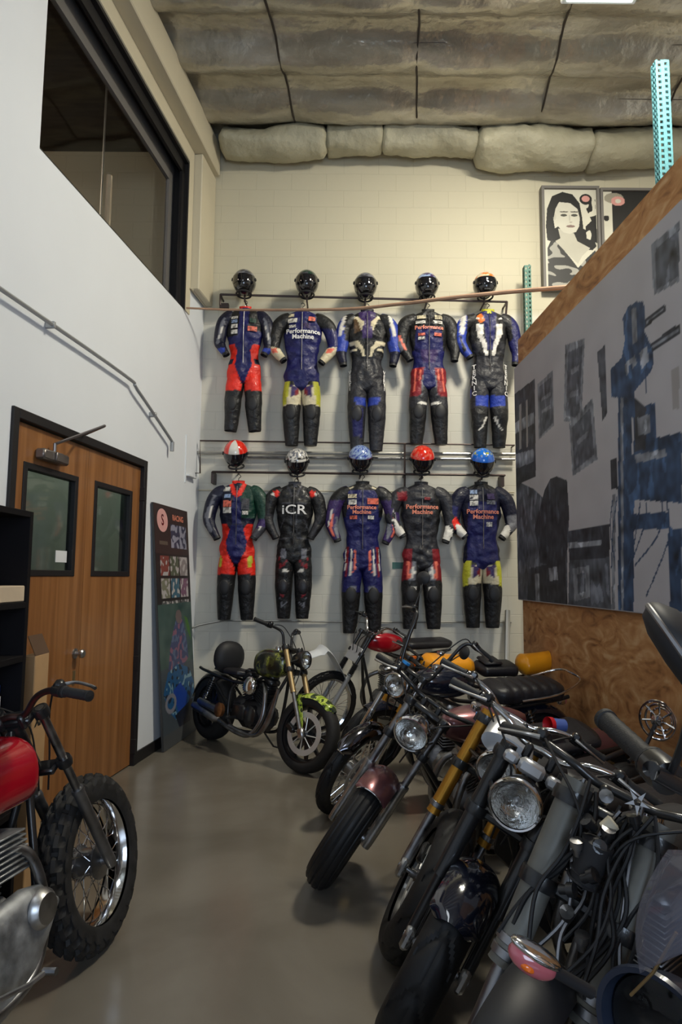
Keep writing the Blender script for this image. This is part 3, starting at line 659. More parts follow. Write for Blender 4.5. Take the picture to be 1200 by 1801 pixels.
def cloth(name, label, c, r, m_, cat, seed, z0):
    q = MB(); rings = []
    for i in range(1, 14):
        th = PI * i / 14; row = []
        for k in range(24):
            p = Vector((math.sin(th) * math.cos(2 * PI * k / 24), math.sin(th) * math.sin(2 * PI * k / 24), math.cos(th)))
            f = 1 + .35 * noise.noise(p * 2.2 + Vector((seed, 0, 0))); row.append(Vector((c[0] + r[0] * p.x * f, c[1] + r[1] * p.y * f, max(z0 + .002, c[2] + r[2] * p.z * f))))
        rings.append(row)
    q.ringloft(rings); tag(q.build(name, m_, ang=80), label, cat)
cloth('white_sack', 'bunched white bag on the lower bookcase shelf', (-1.68, 2.96, .96 + .32), (.11, .13, .07), 'paper', 'bag', 3, 1.216)
cloth('black_bag', 'dark lump lying on top of the black bookcase', (-1.66, 2.98, 1.93), (.07, .08, .05), 'black_matte', 'bag', 9, 1.901)
cl = MB(); t2 = empty('blue_bottle_pack', 'blue plastic oil bottles packed together on a bookcase shelf', 'bottle pack', (-1.62, 2.96, .876))
for k in range(4):
    y = -.16 + .095 * k; q = MB(); q.sloft([(z_, 0, a, b, 4) for z_, a, b in ()]) if False else q.box((0, y, .11), (.075, .085, .22), bev=.014); q.box((0, y, .235), (.035, .035, .03), bev=.01)
    b_ = q.build('bottle', 'blue_plastic', t2); MB().box((.040, y, .10), (.004, .06, .11), bev=.001).build('bottle_label', 'paper', b_, sm=False)
# cardboard box stack between bookcase and door
q = MB(); o = empty('cardboard_carton', 'tall narrow tan carton standing between the bookcase and the left door', 'carton', (-1.60, 3.50, 0))
q.box((0, 0, .59), (.07, .16, 1.18), bev=.004); q.build('carton_body', 'tan_wood', o, sm=False)
q = MB(); q.add([(.035, -.08, 1.18), (.035, .08, 1.18), (-.01, .08, 1.28), (-.01, -.08, 1.28)], [(0, 1, 2, 3)]); q.add([(.033, -.08, 1.178), (.033, .08, 1.178), (-.012, .08, 1.278), (-.012, -.08, 1.278)], [(3, 2, 1, 0)]); q.build('carton_flap', mat('carton_inside', (.10, .055, .03), .7), o, sm=False)
text_obj('carton_mark', 'XH', .07, 'black_ink', o, lambda x, y: Vector((.0365, x * 1.0, .84 + y)), bold=.004)

# ================================================================ RACKS, HELMETS AND SUITS
def rail(name, label, pts, r, m_, wall_at=(), smooth=0):
    q = MB(); q.tube(pts, r, 8, smooth=smooth); o = q.build(name, m_); tag(o, label, 'rail')
    for p in wall_at:
        a = MB(); a.tube([p, (p[0], YB, p[2])], r * .9, 6); a.build('bracket_arm', m_, o)
    return o
a, b = pix(388, 518, 6.92), pix(892, 531, 6.92)
o = rail('hanging_rail', 'upper dark rail carrying the top row of racing suits', [a, b], .013, 'rod', [a, pix(643, 524, 6.92), b])
q = MB(); q.tube([a, a - Z * .12], .012, 6); q.box(a - Z * .12 + Vector((.04, .03, 0)), (.10, .05, .05)); q.build('rail_end', 'rod', o); q = MB(); q.tube([b, b + Vector((-.02, 0, -.20))], .012, 6); q.build('rail_end', 'rod', o)
b2 = [pix(345, 775, 6.98), pix(905, 783, 6.98)]
o = rail('wall_rail', 'thin dark rail looped down at its left end above the second row of helmets', [pix(330, 832, 6.98), pix(352, 832, 6.98), pix(352, 775, 6.98), pix(905, 783, 6.98)], .009, 'rod', [b2[1]])
o = rail('wall_pipe', 'upper of two fat silver pipes behind the lower row of helmets', [pix(343, 796, 7.03), pix(906, 799, 7.03)], .019, 'pipe', [])
o = rail('wall_pipe', 'lower of two fat silver pipes behind the lower row of helmets', [pix(398, 804, 7.02), pix(906, 808, 7.02)], .014, 'steel', [pix(500, 805, 7.02), pix(780, 806, 7.02)])
q = MB(); q.lathe([(.001, 0), (.045, .002), (.045, .012), (.02, .03)], pix(345, 796, 7.0) , (-1, 0, 0), 16); q.build('pipe_flange', 'pipe', o)
a, b = pix(374, 830, 6.92), pix(888, 836, 6.92)
o = rail('hanging_rail', 'lower dark rail carrying the bottom row of racing suits', [a, b], .013, 'rod', [a, pix(712, 834, 6.92), b])
q = MB(); q.box(a - Z * .06 + Vector((0, .08, 0)), (.03, .16, .12)); q.build('rail_bracket', 'rod', o); q = MB(); q.box(b - Z * .06 + Vector((-.02, .08, 0)), (.03, .16, .12)); q.build('rail_bracket', 'rod', o); q = MB(); q.tube([pix(712, 780, 6.95), pix(712, 870, 6.95)], .012, 6); q.build('rail_bracket', 'rod', o)
rail('wall_cable', 'long thin grey cable line crossing the back wall below the suits', [pix(336, 1105, 6.98), pix(352, 1099, 7.0), pix(395, 1091, 7.06), pix(640, 1094, 7.08), pix(900, 1094, 7.08)], .010, 'pipe')
rail('wall_cable', 'faint pale cable on the wall just below the lower helmets', [pix(345, 862, 7.08), pix(905, 866, 7.08)], .007, 'cream')
# long pole across the upper row
pp = [LW(.62, .03, 4.33), pix(420, 545, 6.60), pix(600, 544, 6.35), pix(700, 535, 6.15), pix(800, 523, 5.95), pix(900, 513, 5.8), PW(.55, -.06, 4.46) if False else pix(985, 506, 5.6), pix(1010, 503, 5.55)]
q = MB(); q.tube(pp, [.010, .013, .016, .018, .020, .021, .022, .022], 8, smooth=6)
tag(q.build('long_pole', 'wood_pole'), 'long reddish wooden pole slung from the mezzanine window to the strand board wall', 'pole')
# leaning strip at the end of the partition
q = MB(); q.tube([(1.62, 6.55, .02), (1.78, 7.02, 1.25)], .028, 8); tag(q.build('leaning_tube', 'pipe'), 'shiny tube leaning on the back wall beside the strand board partition', 'tube')
q = MB().box((.62, YB - .003, 1.72), (.12, .006, .07)); tag(q.build('wall_socket', 'green_steel', sm=False), 'small dark green wall plate between the third and fourth lower suits', 'socket')

def hexc(s): return tuple((int(s[i:i + 2], 16) / 255) ** 2.2 for i in (0, 2, 4))
HC = dict(k=(.008, .008, .009), n=hexc('1d1f56'), dn=hexc('10132c'), r=hexc('e02c1c'), dr=hexc('7d1c26'), w=hexc('d8d4cc'), g=hexc('6d6f78'), dg=hexc('2c2c31'), gr=hexc('163c30'), c=hexc('cfc3a4'), b=hexc('2a3f9c'), y=hexc('b9b736'), s=hexc('dd6c58'), br=hexc('5a4632'), v=hexc('3c2c5c'), o=hexc('e0702a'), lb=hexc('8fa4c8'), gy=hexc('45454b'))
def short(l):
    a, b = l.rsplit(',', 1); return a.split(' with ')[0].split(' topped')[0] + ',' + b
# helmets
def helmet(px, py, label, group, base, fn, Y=6.86, r=.128, tilt=0):
    c = pix(px, py, Y); t = empty('helmet', label, 'helmet', c, (R(tilt), 0, 0), group)
    def surf(az, el, k=1):   # az from the front (-Y), el up
        d = Vector((math.sin(az) * math.cos(el), -math.cos(az) * math.cos(el), math.sin(el)))
        p = Vector((d.x * r, d.y * r * 1.12, d.z * r * 1.10)) * k
        if d.z < 0:
            f = -d.z; front = max(0, -d.y); p.x *= 1 - .22 * f * f; p.y -= .030 * f * (front ** .5) * k; p.z = max(p.z * 1.06, -r * (1.14 + .05 * front))
        return p
    q = MB(); rings = []; col = []
    NE, NA = 34, 48
    for i in range(NE + 1):
        el = -PI * .46 + (PI * .46 + PI * .495) * i / NE; ring = []
        for k in range(NA):
            az = -PI + 2 * PI * k / NA; p = surf(az, el); ring.append(p); col.append(HC[fn(az, el)] if isinstance(fn(az, el), str) else fn(az, el))
        rings.append(ring)
    q.ringloft(rings); q.col = col; q.build('shell', 'helmet', t)
    q = MB(); rows = []
    for i in range(15):
        el = R((-20 if tilt < 5 else -38) + (36 if tilt < 5 else 47) * i / 14); rows.append([surf(R(-72 + 144 * k / 30) * (1 - .06 * abs(i - 7) / 7), el, 1.035) for k in range(31)])
    q.ringloft(rows, close=False, cap=False); v = q.build('visor', 'visor', t)
    for s in (-1, 1):
        q = MB(); p = surf(R(72 * s), R(4), 1.03); q.lathe([(.018, -.004), (.018, .006), (.001, .008)], p, p.normalized(), 14)
        q.build('visor_pivot', 'black_matte', v)
    q = MB()
    for k in (-2, -1, 0, 1, 2): p = surf(R(k * 9), R(-42), 1.01); q.box(p, (.012, .012, .018), bev=.003)
    q.build('chin_vent', 'black_matte', t)
    q = MB(); q.tube([Vector((r * .62 * math.cos(a_), -.012 + r * .78 * math.sin(a_), -r * 1.10)) for a_ in [2 * PI * i / 24 for i in range(25)]], .010, 6); q.build('neck_roll', 'black_matte', t)
    # bracket holding it on the rail
    q = MB(); q.tube([c + Vector((0, .02, -r * .9)), c + Vector((0, .05, -r * 1.35)), c + Vector((0, .06, -r * 1.5))], .010, 6); q.tube([c + Vector((0, .05, -r * 1.4)), (c.x, YB, c.z - r * 1.4)], .010, 6)
    tag(q.build('helmet_peg', 'rod'), 'dark peg under the ' + short(label), 'peg', 'helmet pegs'); return t
def hf(top, low, mid=None, st=None):
    def f(az, el):
        n = noise.noise(Vector((math.sin(az) * 2.2, el * 3.5, math.cos(az) * 2)))
        if el < R(-20): return low
        if el > R(15): return (st if st and n > .12 else top)
        return mid or top
    return f
G1 = 'helmets on the wall pegs'
helmet(430, 497, 'plain black helmet with a grey band, first of the top row', G1, 0, hf('gy', 'k', 'k', 'g'), tilt=-2)
helmet(540, 498, 'glossy black helmet with green tinge, second of the top row', G1, 0, hf('gr', 'k', 'k', 'gy'), tilt=-2)
helmet(643, 503, 'dark olive grey helmet, middle of the top row', G1, 0, hf('g', 'k', 'gy', 'gy'), tilt=-2)
helmet(751, 503, 'black helmet with violet and silver flashes, fourth of the top row', G1, 0, hf('v', 'k', 'dg', 'lb'), tilt=-2)
helmet(853, 502, 'orange topped black helmet, right end of the top row', G1, 0, hf('o', 'k', 'k', 'c'), tilt=-2)
helmet(415, 797, 'red and white helmet with black visor, first of the lower row', G1, 0, lambda az, el: ('w' if abs(az) < .45 else 'r') if el > R(8) else ('r' if el > R(2) else 'k'), r=.130, tilt=26)
helmet(523, 811, 'black helmet with white patterned crown, second of the lower row', G1, 0, lambda az, el: ('w' if noise.noise(Vector((az * 4, el * 6, 1))) > .0 and el > R(10) else ('g' if el > R(30) else 'k')), r=.126, tilt=26)
helmet(634, 806, 'white helmet with blue stars, middle of the lower row', G1, 0, lambda az, el: ('b' if noise.noise(Vector((az * 4.5, el * 6, 7))) > .12 else 'lb') if el > R(10) else ('dr' if el > R(-25) and abs(az) > .5 else 'k'), r=.130, tilt=26)
helmet(743, 807, 'bright red helmet with orange flames, fourth of the lower row', G1, 0, lambda az, el: ('s' if noise.noise(Vector((az * 4, el * 5, 3))) > .15 else 'r') if el > R(0) else ('k'), r=.132, tilt=26)
helmet(849, 811, 'bright blue topped dark helmet, right end of the lower row', G1, 0, lambda az, el: ('y' if noise.noise(Vector((az * 4, el * 5, 9))) > .22 else (.01, .18, .75)) if el > R(34) else ((.01, .14, .65) if el > R(6) else ('lb' if el > R(2) else 'k')), r=.128, tilt=26)

# suits: torso, sleeves and legs are lofted tubes coloured by panels given in the suit's own front view (x, z)
def suit(px, ptop, pbot, label, spec, Y=6.93):
    top = pix(px, ptop, Y); bot = pix(px, pbot, Y); H = top.z - bot.z; K = H / 1.45
    t = empty('racing_suit', label, 'racing suit', (top.x, Y, bot.z), (0, R(spec.get('roll', 0)), 0), 'racing suits hanging on the back wall')
    seed = px * .37
    def paint(part, x, z):
        col = spec['base'].get(part, spec['base']['T'])
        for sh_ in spec['paint']:
            pt_, cc, P = sh_[0], sh_[1], sh_[2]; mir = len(sh_) > 3 and sh_[3]
            if part in pt_ and (inpoly(x, z, P) or (mir and inpoly(-x, z, P))): col = cc
        c = HC[col]; f = 1 + .18 * noise.noise(Vector((x * 14 + seed, z * 14, 0))); return tuple(k * f for k in c)
    def tube3(name, part, keys, nr=14, n=30, mat_='leather_suit', crease=.05, cap=True):
        # keys: (x, z, half width, half depth, y)
        P, _ = smooth_path([Vector((k[0], k[4], k[1])) for k in keys], [1] * len(keys), nr); W, _ = smooth_path([Vector((k[2], k[3], 0)) for k in keys], [1] * len(keys), nr)
        rings = []; col = []
        for i, p in enumerate(P):
            d = (P[min(i + 1, len(P) - 1)] - P[max(i - 1, 0)]); d.y = 0; d.normalize(); e = Vector((-d.z, 0, d.x))
            if e.x < 0: e = -e
            row = []
            for k in range(n):
                th = 2 * PI * k / n; a = math.cos(th); b = math.sin(th)
                f = 1 + crease * noise.noise(Vector((p.x * 9 + a * 2 + seed, p.z * 13, b * 2 + len(name))))
                f2 = 1 + crease * 2.5 * noise.noise(Vector((a * 2.5 + seed, p.z * 16 + p.x * 10, b)))
                v = p + e * (a * W[i].x * f) + Vector((0, -b * W[i].y * f2, 0)); row.append(v * K); col.append(paint(part, v.x, v.z))
            rings.append(row)
        q = MB(); q.ringloft(rings, cap=cap); q.col = col; o = q.build(name, mat_, t, ang=75); return o
    sp = spec.get('splay', 0); lz = spec.get('leg0', 0)
    tors = [(0, 1.445, .050, .045, .01), (0, 1.425, .075, .055, .0), (0, 1.395, .140, .062, 0), (0, 1.355, .185, .075, 0), (0, 1.28, .200, .092, 0), (0, 1.15, .196, .098, 0), (0, 1.0, .170, .085, 0), (0, .88, .150, .074, 0), (0, .76, .178, .088, 0), (0, .66, .182, .088, 0), (0, .60, .170, .075, 0), (0, .575, .150, .05, 0)]
    tube3('torso', 'T', tors, 12, 84, crease=.10)
    ax = spec.get('arms', [(.27, .98, .20, .86), (.27, .98, .20, .86)])
    for s, (ex, ez, wx, wz) in zip((-1, 1), ax):
        tube3('sleeve', 'S' if s < 0 else 'Z', [(s * .13, 1.375, .05, .05, 0), (s * .178, 1.33, .080, .066, 0), (s * (.180 + ex) / 2 + s * .014, (1.335 + ez) / 2 + .05, .074, .066, -.01), (s * (ex - .01), ez, .066, .062, -.02), (s * (ex + wx) / 2 + s * .008, (ez + wz) / 2, .052, .052, -.045), (s * wx, wz, .040, .042, -.07)], 10, 24)
        q = MB(); q.lathe([(.036, 0), (.040, .0), (.040, .03), (.034, .03), (.034, .0)], Vector((s * wx, -.07, wz)) * K, Vector((s * (wx - ex), -.02, wz - ez)).normalized(), 18); q.build('cuff', 'black_matte', t)
    for s in (-1, 1):
        kx = .104 + sp * .3; fx = .098 + sp
        tube3('leg', 'L' if s < 0 else 'M', [(s * .090, .66, .088, .075, 0), (s * .096, .56, .098, .085, 0), (s * (kx - .002), .42, .094, .083, 0), (s * kx, .31, .090, .082, -.01), (s * (kx + fx) / 2, .17, .080, .070, 0), (s * fx, .05, .070, .058, 0), (s * fx, lz, .064, .05, 0)], 9, 28)
        if spec.get('knee', True):
            q = MB(); q.ell(Vector((s * kx, -.080, .335)) * K, (.056 * K, .022 * K, .082 * K), 18, 10)
            q.build('knee_pad', 'black_matte' if spec.get('knee', True) is True else spec['knee'], t)
    # collar
    q = MB(); rings = []; col = []; cc = HC[spec.get('collar', 'k')]
    for (rr_, z) in ((.062, 1.405), (.058, 1.43), (.060, 1.455), (.052, 1.455), (.048, 1.42)):
        rings.append([Vector((rr_ * math.cos(a_) * 1.15, -.012 - rr_ * .75 * math.sin(a_), z + .012 * -math.sin(a_))) * K for a_ in [2 * PI * i / 26 for i in range(26)]]); col += [cc] * 26
    q.ringloft(rings, cap=False); q.col = col; q.build('collar', 'leather_suit', t)
    q = MB(); q.tube([Vector((0, -.088, 1.39)) * K * 1, Vector((0, -.106, 1.25)) * K, Vector((0, -.108, 1.1)) * K, Vector((0, -.094, .95)) * K, Vector((0, -.092, .78)) * K], .004, 5, smooth=4); q.build('zip', 'steel', t)
    tabx = [(k[1], k[2], k[3]) for k in sorted(tors, key=lambda k: k[1])]
    def front(x, z, off=.004):
        hw, hd = lerp_table(tabx, z, 0); s = max(0, 1 - (x / (hw * 1.0)) ** 2) ** .5; return Vector((x, -hd * (s * 1.06 + .04) - off, z)) * K
    def legf(x, z, off=.006): return Vector((x, -.088 * max(0, 1 - ((abs(x) - .092) / .1) ** 2) ** .5 - off, z)) * K
    for (x, z, w_, h_, cc) in spec.get('patches', []):
        q = MB(); n = 6; vs = [front(x - w_ / 2 + w_ * i / n, z - h_ / 2 + h_ * k / 3, .005) for i in range(n + 1) for k in range(4)]
        q.add(vs, [(i * 4 + k, i * 4 + k + 1, i * 4 + k + 5, i * 4 + k + 4) for i in range(n) for k in range(3)])
        q.col = [tuple(v * (1 if noise.noise(Vector((p.x * 90, p.z * 120, 0))) > -.1 else .35) for v in HC[cc]) for p in q.v]; q.build('sponsor_patch', 'leather_suit', t)
    for (s_, x, z, size, m_, sx, where) in spec.get('text', []):
        fn = front if where == 'T' else legf
        text_obj('lettering', s_, size, m_, t, lambda a, b: fn(x + a * 1.0, z + b, .008), sx=sx, bold=.0015)
    # hanger it hangs from
    ph = Vector((top.x, Y + .005, top.z)); q = MB()
    q.tube([ph + Vector((-.16, 0, -.085)), ph + Vector((0, 0, -.005)), ph + Vector((.16, 0, -.085))], .012, 8)
    q.tube([ph + Vector((0, 0, -.005)), ph + Vector((0, 0, .035)), ph + Vector((.022, 0, .055)), ph + Vector((0, 0, .080)), ph + Vector((-.02, 0, .066))], .004, 6, smooth=4)
    tag(q.build('clothes_hanger', 'black_metal'), 'black hanger holding the ' + short(label), 'hanger', 'suit hangers'); return t

flame = [('LM', 'dr', [(.02, .60), (.06, .60), (.055, .50), (.05, .44), (.035, .52)], True), ('LM', 'v', [(.03, .60), (.12, .62), (.10, .50), (.085, .46), (.07, .54)], True)]
sidey = [('LM', 'y', [(.125, .66), (.20, .66), (.20, .40), (.150, .42)], True)]
S1 = dict(base=dict(T='n', S='dn', Z='dn', L='k', M='k'), collar='r', splay=.035, leg0=.06, paint=[
    ('T', 'k', [(-.25, 1.5), (-.05, 1.5), (-.06, 1.1), (-.25, 1.1)]), ('T', 'k', [(.25, 1.5), (.05, 1.5), (.06, 1.15), (.25, 1.15)]),
    ('TLM', 'r', [(-.25, 1.02), (-.10, 1.0), (-.05, .88), (-.10, .78), (-.02, .58), (-.02, .48), (-.3, .48)], True), ('T', 'dn', [(-.25, .86), (-.11, .84), (-.13, .78), (-.25, .78)], True),
    ('T', 'n', [(-.05, 1.1), (.05, 1.1), (.09, .80), (.0, .56), (-.09, .80)]), ('SZ', 'g', [(.21, 1.3), (.235, 1.3), (.31, 1.0), (.27, 1.0)], True), ('SZ', 'w', [(.235, 1.2), (.25, 1.2), (.285, 1.05), (.27, 1.05)], True), ('SZ', 'b', [(.2, .95), (.4, .95), (.4, .85), (.2, .85)], True)],
    patches=[(-.105, 1.30, .075, .03, 'w'), (-.105, 1.255, .07, .035, 'lb'), (-.105, 1.20, .075, .045, 'w'), (-.105, 1.135, .075, .045, 'w'), (.10, 1.265, .07, .05, 'gr'), (.095, 1.17, .10, .055, 's')], arms=[(.285, 1.06, .20, .90), (.285, 1.04, .235, .90)])
S2 = dict(base=dict(T='n', S='k', Z='n', L='k', M='k'), collar='dr', paint=[('T', 'k', [(-.3, 1.5), (-.10, 1.5), (-.14, 1.2), (-.3, 1.1)]), ('T', 'k', [(.3, 1.5), (.12, 1.5), (.15, 1.3), (.3, 1.2)]),
    ('LM', 'c', [(0, .62), (.25, .62), (.25, .40), (0, .42)], True)] + flame + sidey + [('Z', 'k', [(.1, 1.4), (.35, 1.4), (.35, 1.2), (.1, 1.25)]), ('SZ', 'c', [(.1, .99), (.36, 1.02), (.36, .84), (.1, .84)], True), ('SZ', 's', [(.26, 1.0), (.33, 1.0), (.3, .95), (.25, .95)], True)],
    patches=[(-.13, 1.36, .09, .04, 'c'), (-.10, 1.30, .10, .05, 'w'), (-.10, 1.235, .07, .03, 'w'), (.10, 1.32, .07, .05, 's'), (.05, 1.24, .07, .06, 'v')], text=[('Performance\nMachine', 0.01, 1.15, .068, 'white_ink', 1, 'T')], arms=[(.31, 1.05, .20, .89), (.34, 1.06, .215, .87)])
S3 = dict(base=dict(T='k', S='b', Z='b', L='dg', M='dg'), collar='dn', knee='quilt', paint=[('SZ', 'k', [(.1, 1.4), (.235, 1.4), (.235, 1.1), (.1, 1.1)], True), ('SZ', 'w', [(.215, 1.38), (.25, 1.38), (.30, 1.14), (.26, 1.14)], True), ('SZ', 'dn', [(.2, .98), (.4, .98), (.4, .85), (.2, .85)], True),
    ('T', 'v', [(-.09, 1.42), (.09, 1.42), (.05, 1.12), (-.05, 1.12)]), ('T', 'br', [(-.14, 1.32), (-.06, 1.34), (-.06, 1.2), (-.13, 1.18)]), ('T', 'c', [(-.19, 1.10), (-.10, 1.10), (-.04, 1.03), (-.02, .93), (-.045, .93), (-.07, 1.0), (-.13, 1.05), (-.19, 1.05)], True), ('T', 'c', [(-.18, 1.02), (-.1, 1.02), (-.1, .99), (-.18, .99)], True), ('T', 'c', [(.03, 1.28), (.10, 1.36), (.19, 1.36), (.19, 1.34), (.11, 1.33), (.06, 1.2)], True),
    ('T', 'dg', [(-.2, .93), (.2, .93), (.2, .5), (-.2, .5)]), ('LM', 'b', [(.02, .50), (.14, .50), (.10, .42), (.0, .42)], True), ('L', 'n', [(-.16, .40), (-.03, .40), (-.05, .1), (-.14, .1)])], text=[('V\nE\nR\nT\nI', -.175, .68, .05, 'white_ink', .8, 'L'), ('V\nE\nR\nT\nI', .175, .68, .05, 'white_ink', .8, 'L')], arms=[(.27, 1.06, .245, .86), (.29, 1.06, .265, .86)], leg0=-.03)
S4 = dict(base=dict(T='n', S='k', Z='k', L='dg', M='dg'), collar='k', splay=.03, paint=[('T', 'k', [(-.3, 1.5), (.3, 1.5), (.3, 1.3), (.14, 1.24), (-.14, 1.24), (-.3, 1.3)]), ('T', 'k', [(.3, 1.3), (.3, 1.0), (.15, 1.0), (.13, 1.3)], True), ('T', 'v', [(-.1, 1.0), (.1, 1.0), (.06, .85), (-.06, .85)]),
    ('LMT', 'dr', [(.05, .80), (.2, .80), (.2, .50), (.10, .50)], True), ('LMT', 's', [(.085, .78), (.10, .78), (.12, .5), (.105, .5)], True), ('LMT', 's', [(.13, .80), (.145, .80), (.165, .55), (.15, .55)], True), ('LMT', 'g', [(.06, .72), (.075, .72), (.095, .48), (.08, .5)], True), ('S', 's', [(-.36, 1.16), (-.30, 1.14), (-.24, .98), (-.30, 1.0)]), ('S', 'g', [(-.36, 1.10), (-.32, 1.12), (-.27, .98), (-.32, .96)]), ('LM', 'w', [(.02, .44), (.12, .43), (.10, .40), (.02, .415)], True), ('LM', 'k', [(-.3, .38), (.3, .38), (.3, -.1), (-.3, -.1)])],
    patches=[(-.08, 1.345, .09, .04, 'c'), (.10, 1.345, .08, .05, 'c'), (-.09, 1.285, .10, .035, 'w'), (.09, 1.285, .10, .035, 'w'), (-.08, 1.15, .07, .03, 's'), (.09, 1.15, .08, .035, 's'), (-.08, 1.11, .07, .03, 'w')], text=[('Performance', 0, 1.225, .058, 'salmon_ink', 1, 'T')], arms=[(.30, 1.10, .21, .90), (.27, 1.08, .265, .90)])
S5 = dict(base=dict(T='k', S='b', Z='n', L='dg', M='dg'), collar='y', paint=[('SZ', 'k', [(.1, 1.4), (.23, 1.4), (.24, 1.1), (.1, 1.1)], True), ('S', 'w', [(-.23, 1.38), (-.30, 1.38), (-.31, 1.16), (-.27, 1.16)]), ('S', 'k', [(-.32, 1.15), (-.30, 1.15), (-.25, .98), (-.28, .96)]), ('T', 'n', [(-.08, 1.42), (.08, 1.42), (.03, 1.0), (-.03, 1.0)]), ('T', 'o', [(-.14, 1.36), (-.08, 1.40), (-.05, 1.30), (-.10, 1.28)]),
    ('T', 'w', [(-.14, 1.28), (-.06, 1.26), (-.07, 1.14), (-.03, 1.05), (-.02, .92), (-.05, .92), (-.08, 1.05), (-.13, 1.16)], True), ('T', 'w', [(-.2, 1.38), (-.1, 1.34), (-.1, 1.32), (-.2, 1.35)], True), ('T', 'dg', [(-.2, 1.05), (-.1, 1.1), (-.1, .98), (-.2, .95)], True), ('T', 'dg', [(-.2, .93), (.2, .93), (.2, .5), (-.2, .5)]), ('LM', 'b', [(.0, .52), (.15, .50), (.16, .40), (.0, .40)], True), ('LMT', 'b', [(.19, .95), (.3, .95), (.3, .5), (.19, .5)], True), ('LM', 'k', [(-.3, .38), (.3, .38), (.3, -.1), (-.3, -.1)]), ('LM', 'w', [(.03, .28), (.05, .29), (.10, .18), (.13, .16), (.13, .145), (.09, .165)], True)],
    text=[('T\nE\nK\nN\nI\nC', -.165, .67, .066, 'white_ink', .9, 'L'), ('T\nE\nK\nN\nI\nC', .165, .67, .066, 'white_ink', .9, 'L')], arms=[(.31, 1.12, .215, .93), (.29, 1.06, .265, .86)], knee=False, leg0=-.02)
S6 = dict(base=dict(T='dn', S='dn', Z='gr', L='k', M='k'), collar='r', splay=.02, paint=[('T', 'gr', [(.02, 1.5), (.3, 1.5), (.3, 1.05), (.05, 1.05)]), ('T', 'n', [(-.04, 1.35), (.04, 1.35), (.05, 1.0), (-.05, 1.0)]), ('T', 'r', [(-.1, 1.44), (-.05, 1.30), (.0, 1.27), (.05, 1.30), (.1, 1.44), (.06, 1.44), (.0, 1.32), (-.06, 1.44)]), ('TLM', 'r', [(-.3, 1.0), (-.11, 1.0), (-.06, .92), (-.11, .82), (-.10, .72), (-.02, .56), (-.01, .45), (-.3, .45)], True), ('T', 'n', [(-.06, .98), (.06, .98), (.11, .80), (.08, .68), (.0, .55), (-.08, .68), (-.11, .80)]), ('M', 'y', [(.11, .72), (.16, .72), (.17, .54), (.13, .54)]), ('L', 'y', [(-.17, .70), (-.15, .70), (-.15, .55), (-.18, .55)]), ('LM', 'k', [(-.3, .47), (.3, .47), (.3, -.1), (-.3, -.1)]),
    ('S', 'g', [(-.22, 1.30), (-.25, 1.30), (-.34, 1.08), (-.29, .90), (-.24, .90), (-.30, 1.08)]), ('S', 'w', [(-.26, 1.2), (-.27, 1.2), (-.30, 1.05), (-.28, 1.05)]), ('Z', 'v', [(.2, 1.05), (.4, 1.05), (.4, .95), (.2, .90)]), ('Z', 'gy', [(.1, .93), (.4, .98), (.4, .80), (.1, .80)]), ('Z', 'w', [(.24, .97), (.26, .98), (.25, .93), (.235, .93)])],
    patches=[(-.12, 1.36, .09, .05, 'w'), (-.10, 1.285, .07, .04, 'lb'), (-.10, 1.205, .09, .07, 's'), (-.10, 1.135, .09, .06, 'w'), (.09, 1.20, .08, .12, 'gy'), (.09, 1.11, .06, .04, 'w')], arms=[(.31, 1.06, .21, .86), (.29, 1.04, .19, .86)])
S7 = dict(base=dict(T='k', S='k', Z='k', L='k', M='k'), collar='gy', knee='leather', paint=[('SZT', 'r', [(.16, 1.36), (.225, 1.35), (.22, 1.29), (.17, 1.29)], True), ('SZ', 'w', [(.215, 1.33), (.24, 1.33), (.24, 1.30), (.215, 1.30)], True), ('T', 'gy', [(-.10, 1.44), (-.08, 1.44), (-.01, 1.30), (-.03, 1.28)], True), ('T', 'gy', [(-.13, 1.22), (-.03, 1.22), (-.04, 1.20), (-.13, 1.20)], True), ('T', 'gy', [(-.19, .84), (-.03, .86), (-.03, .845), (-.19, .825)], True), ('T', 'gy', [(.025, 1.1), (.035, 1.1), (.035, .9), (.025, .9)], True), ('T', 'gy', [(.1, 1.05), (.11, 1.05), (.17, .9), (.16, .9)], True), ('SZ', 'dg', [(.2, 1.1), (.28, 1.1), (.22, .85), (.16, .85)], True), ('LMT', 'g', [(.08, .74), (.14, .74), (.13, .63), (.08, .63)], True), ('LMT', 'dr', [(.06, .62), (.075, .62), (.13, .55), (.15, .66), (.16, .65), (.14, .53), (.08, .57)], True), ('LM', 'w', [(.05, .51), (.12, .53), (.12, .50), (.05, .49)], True), ('LM', 'dr', [(.07, .36), (.12, .36), (.14, .25), (.10, .22)], True), ('LM', 'g', [(.05, .20), (.11, .14), (.13, .22), (.14, .22), (.12, .12), (.06, .17)], True)],
    text=[('iCR', 0, 1.145, .14, 'white_ink', 1.25, 'T')], arms=[(.30, 1.08, .20, .87), (.29, 1.08, .19, .87)])
fl2 = [('LMT', 's', [(.06, .76), (.08, .78), (.085, .60), (.10, .56), (.09, .54), (.065, .60)], True), ('LMT', 'w', [(.10, .78), (.115, .78), (.12, .60), (.14, .50), (.125, .5), (.105, .6)], True), ('LMT', 'dr', [(.13, .80), (.16, .80), (.17, .52), (.15, .5)], True), ('LMT', 'w', [(.155, .78), (.165, .78), (.175, .58), (.165, .56)], True)]
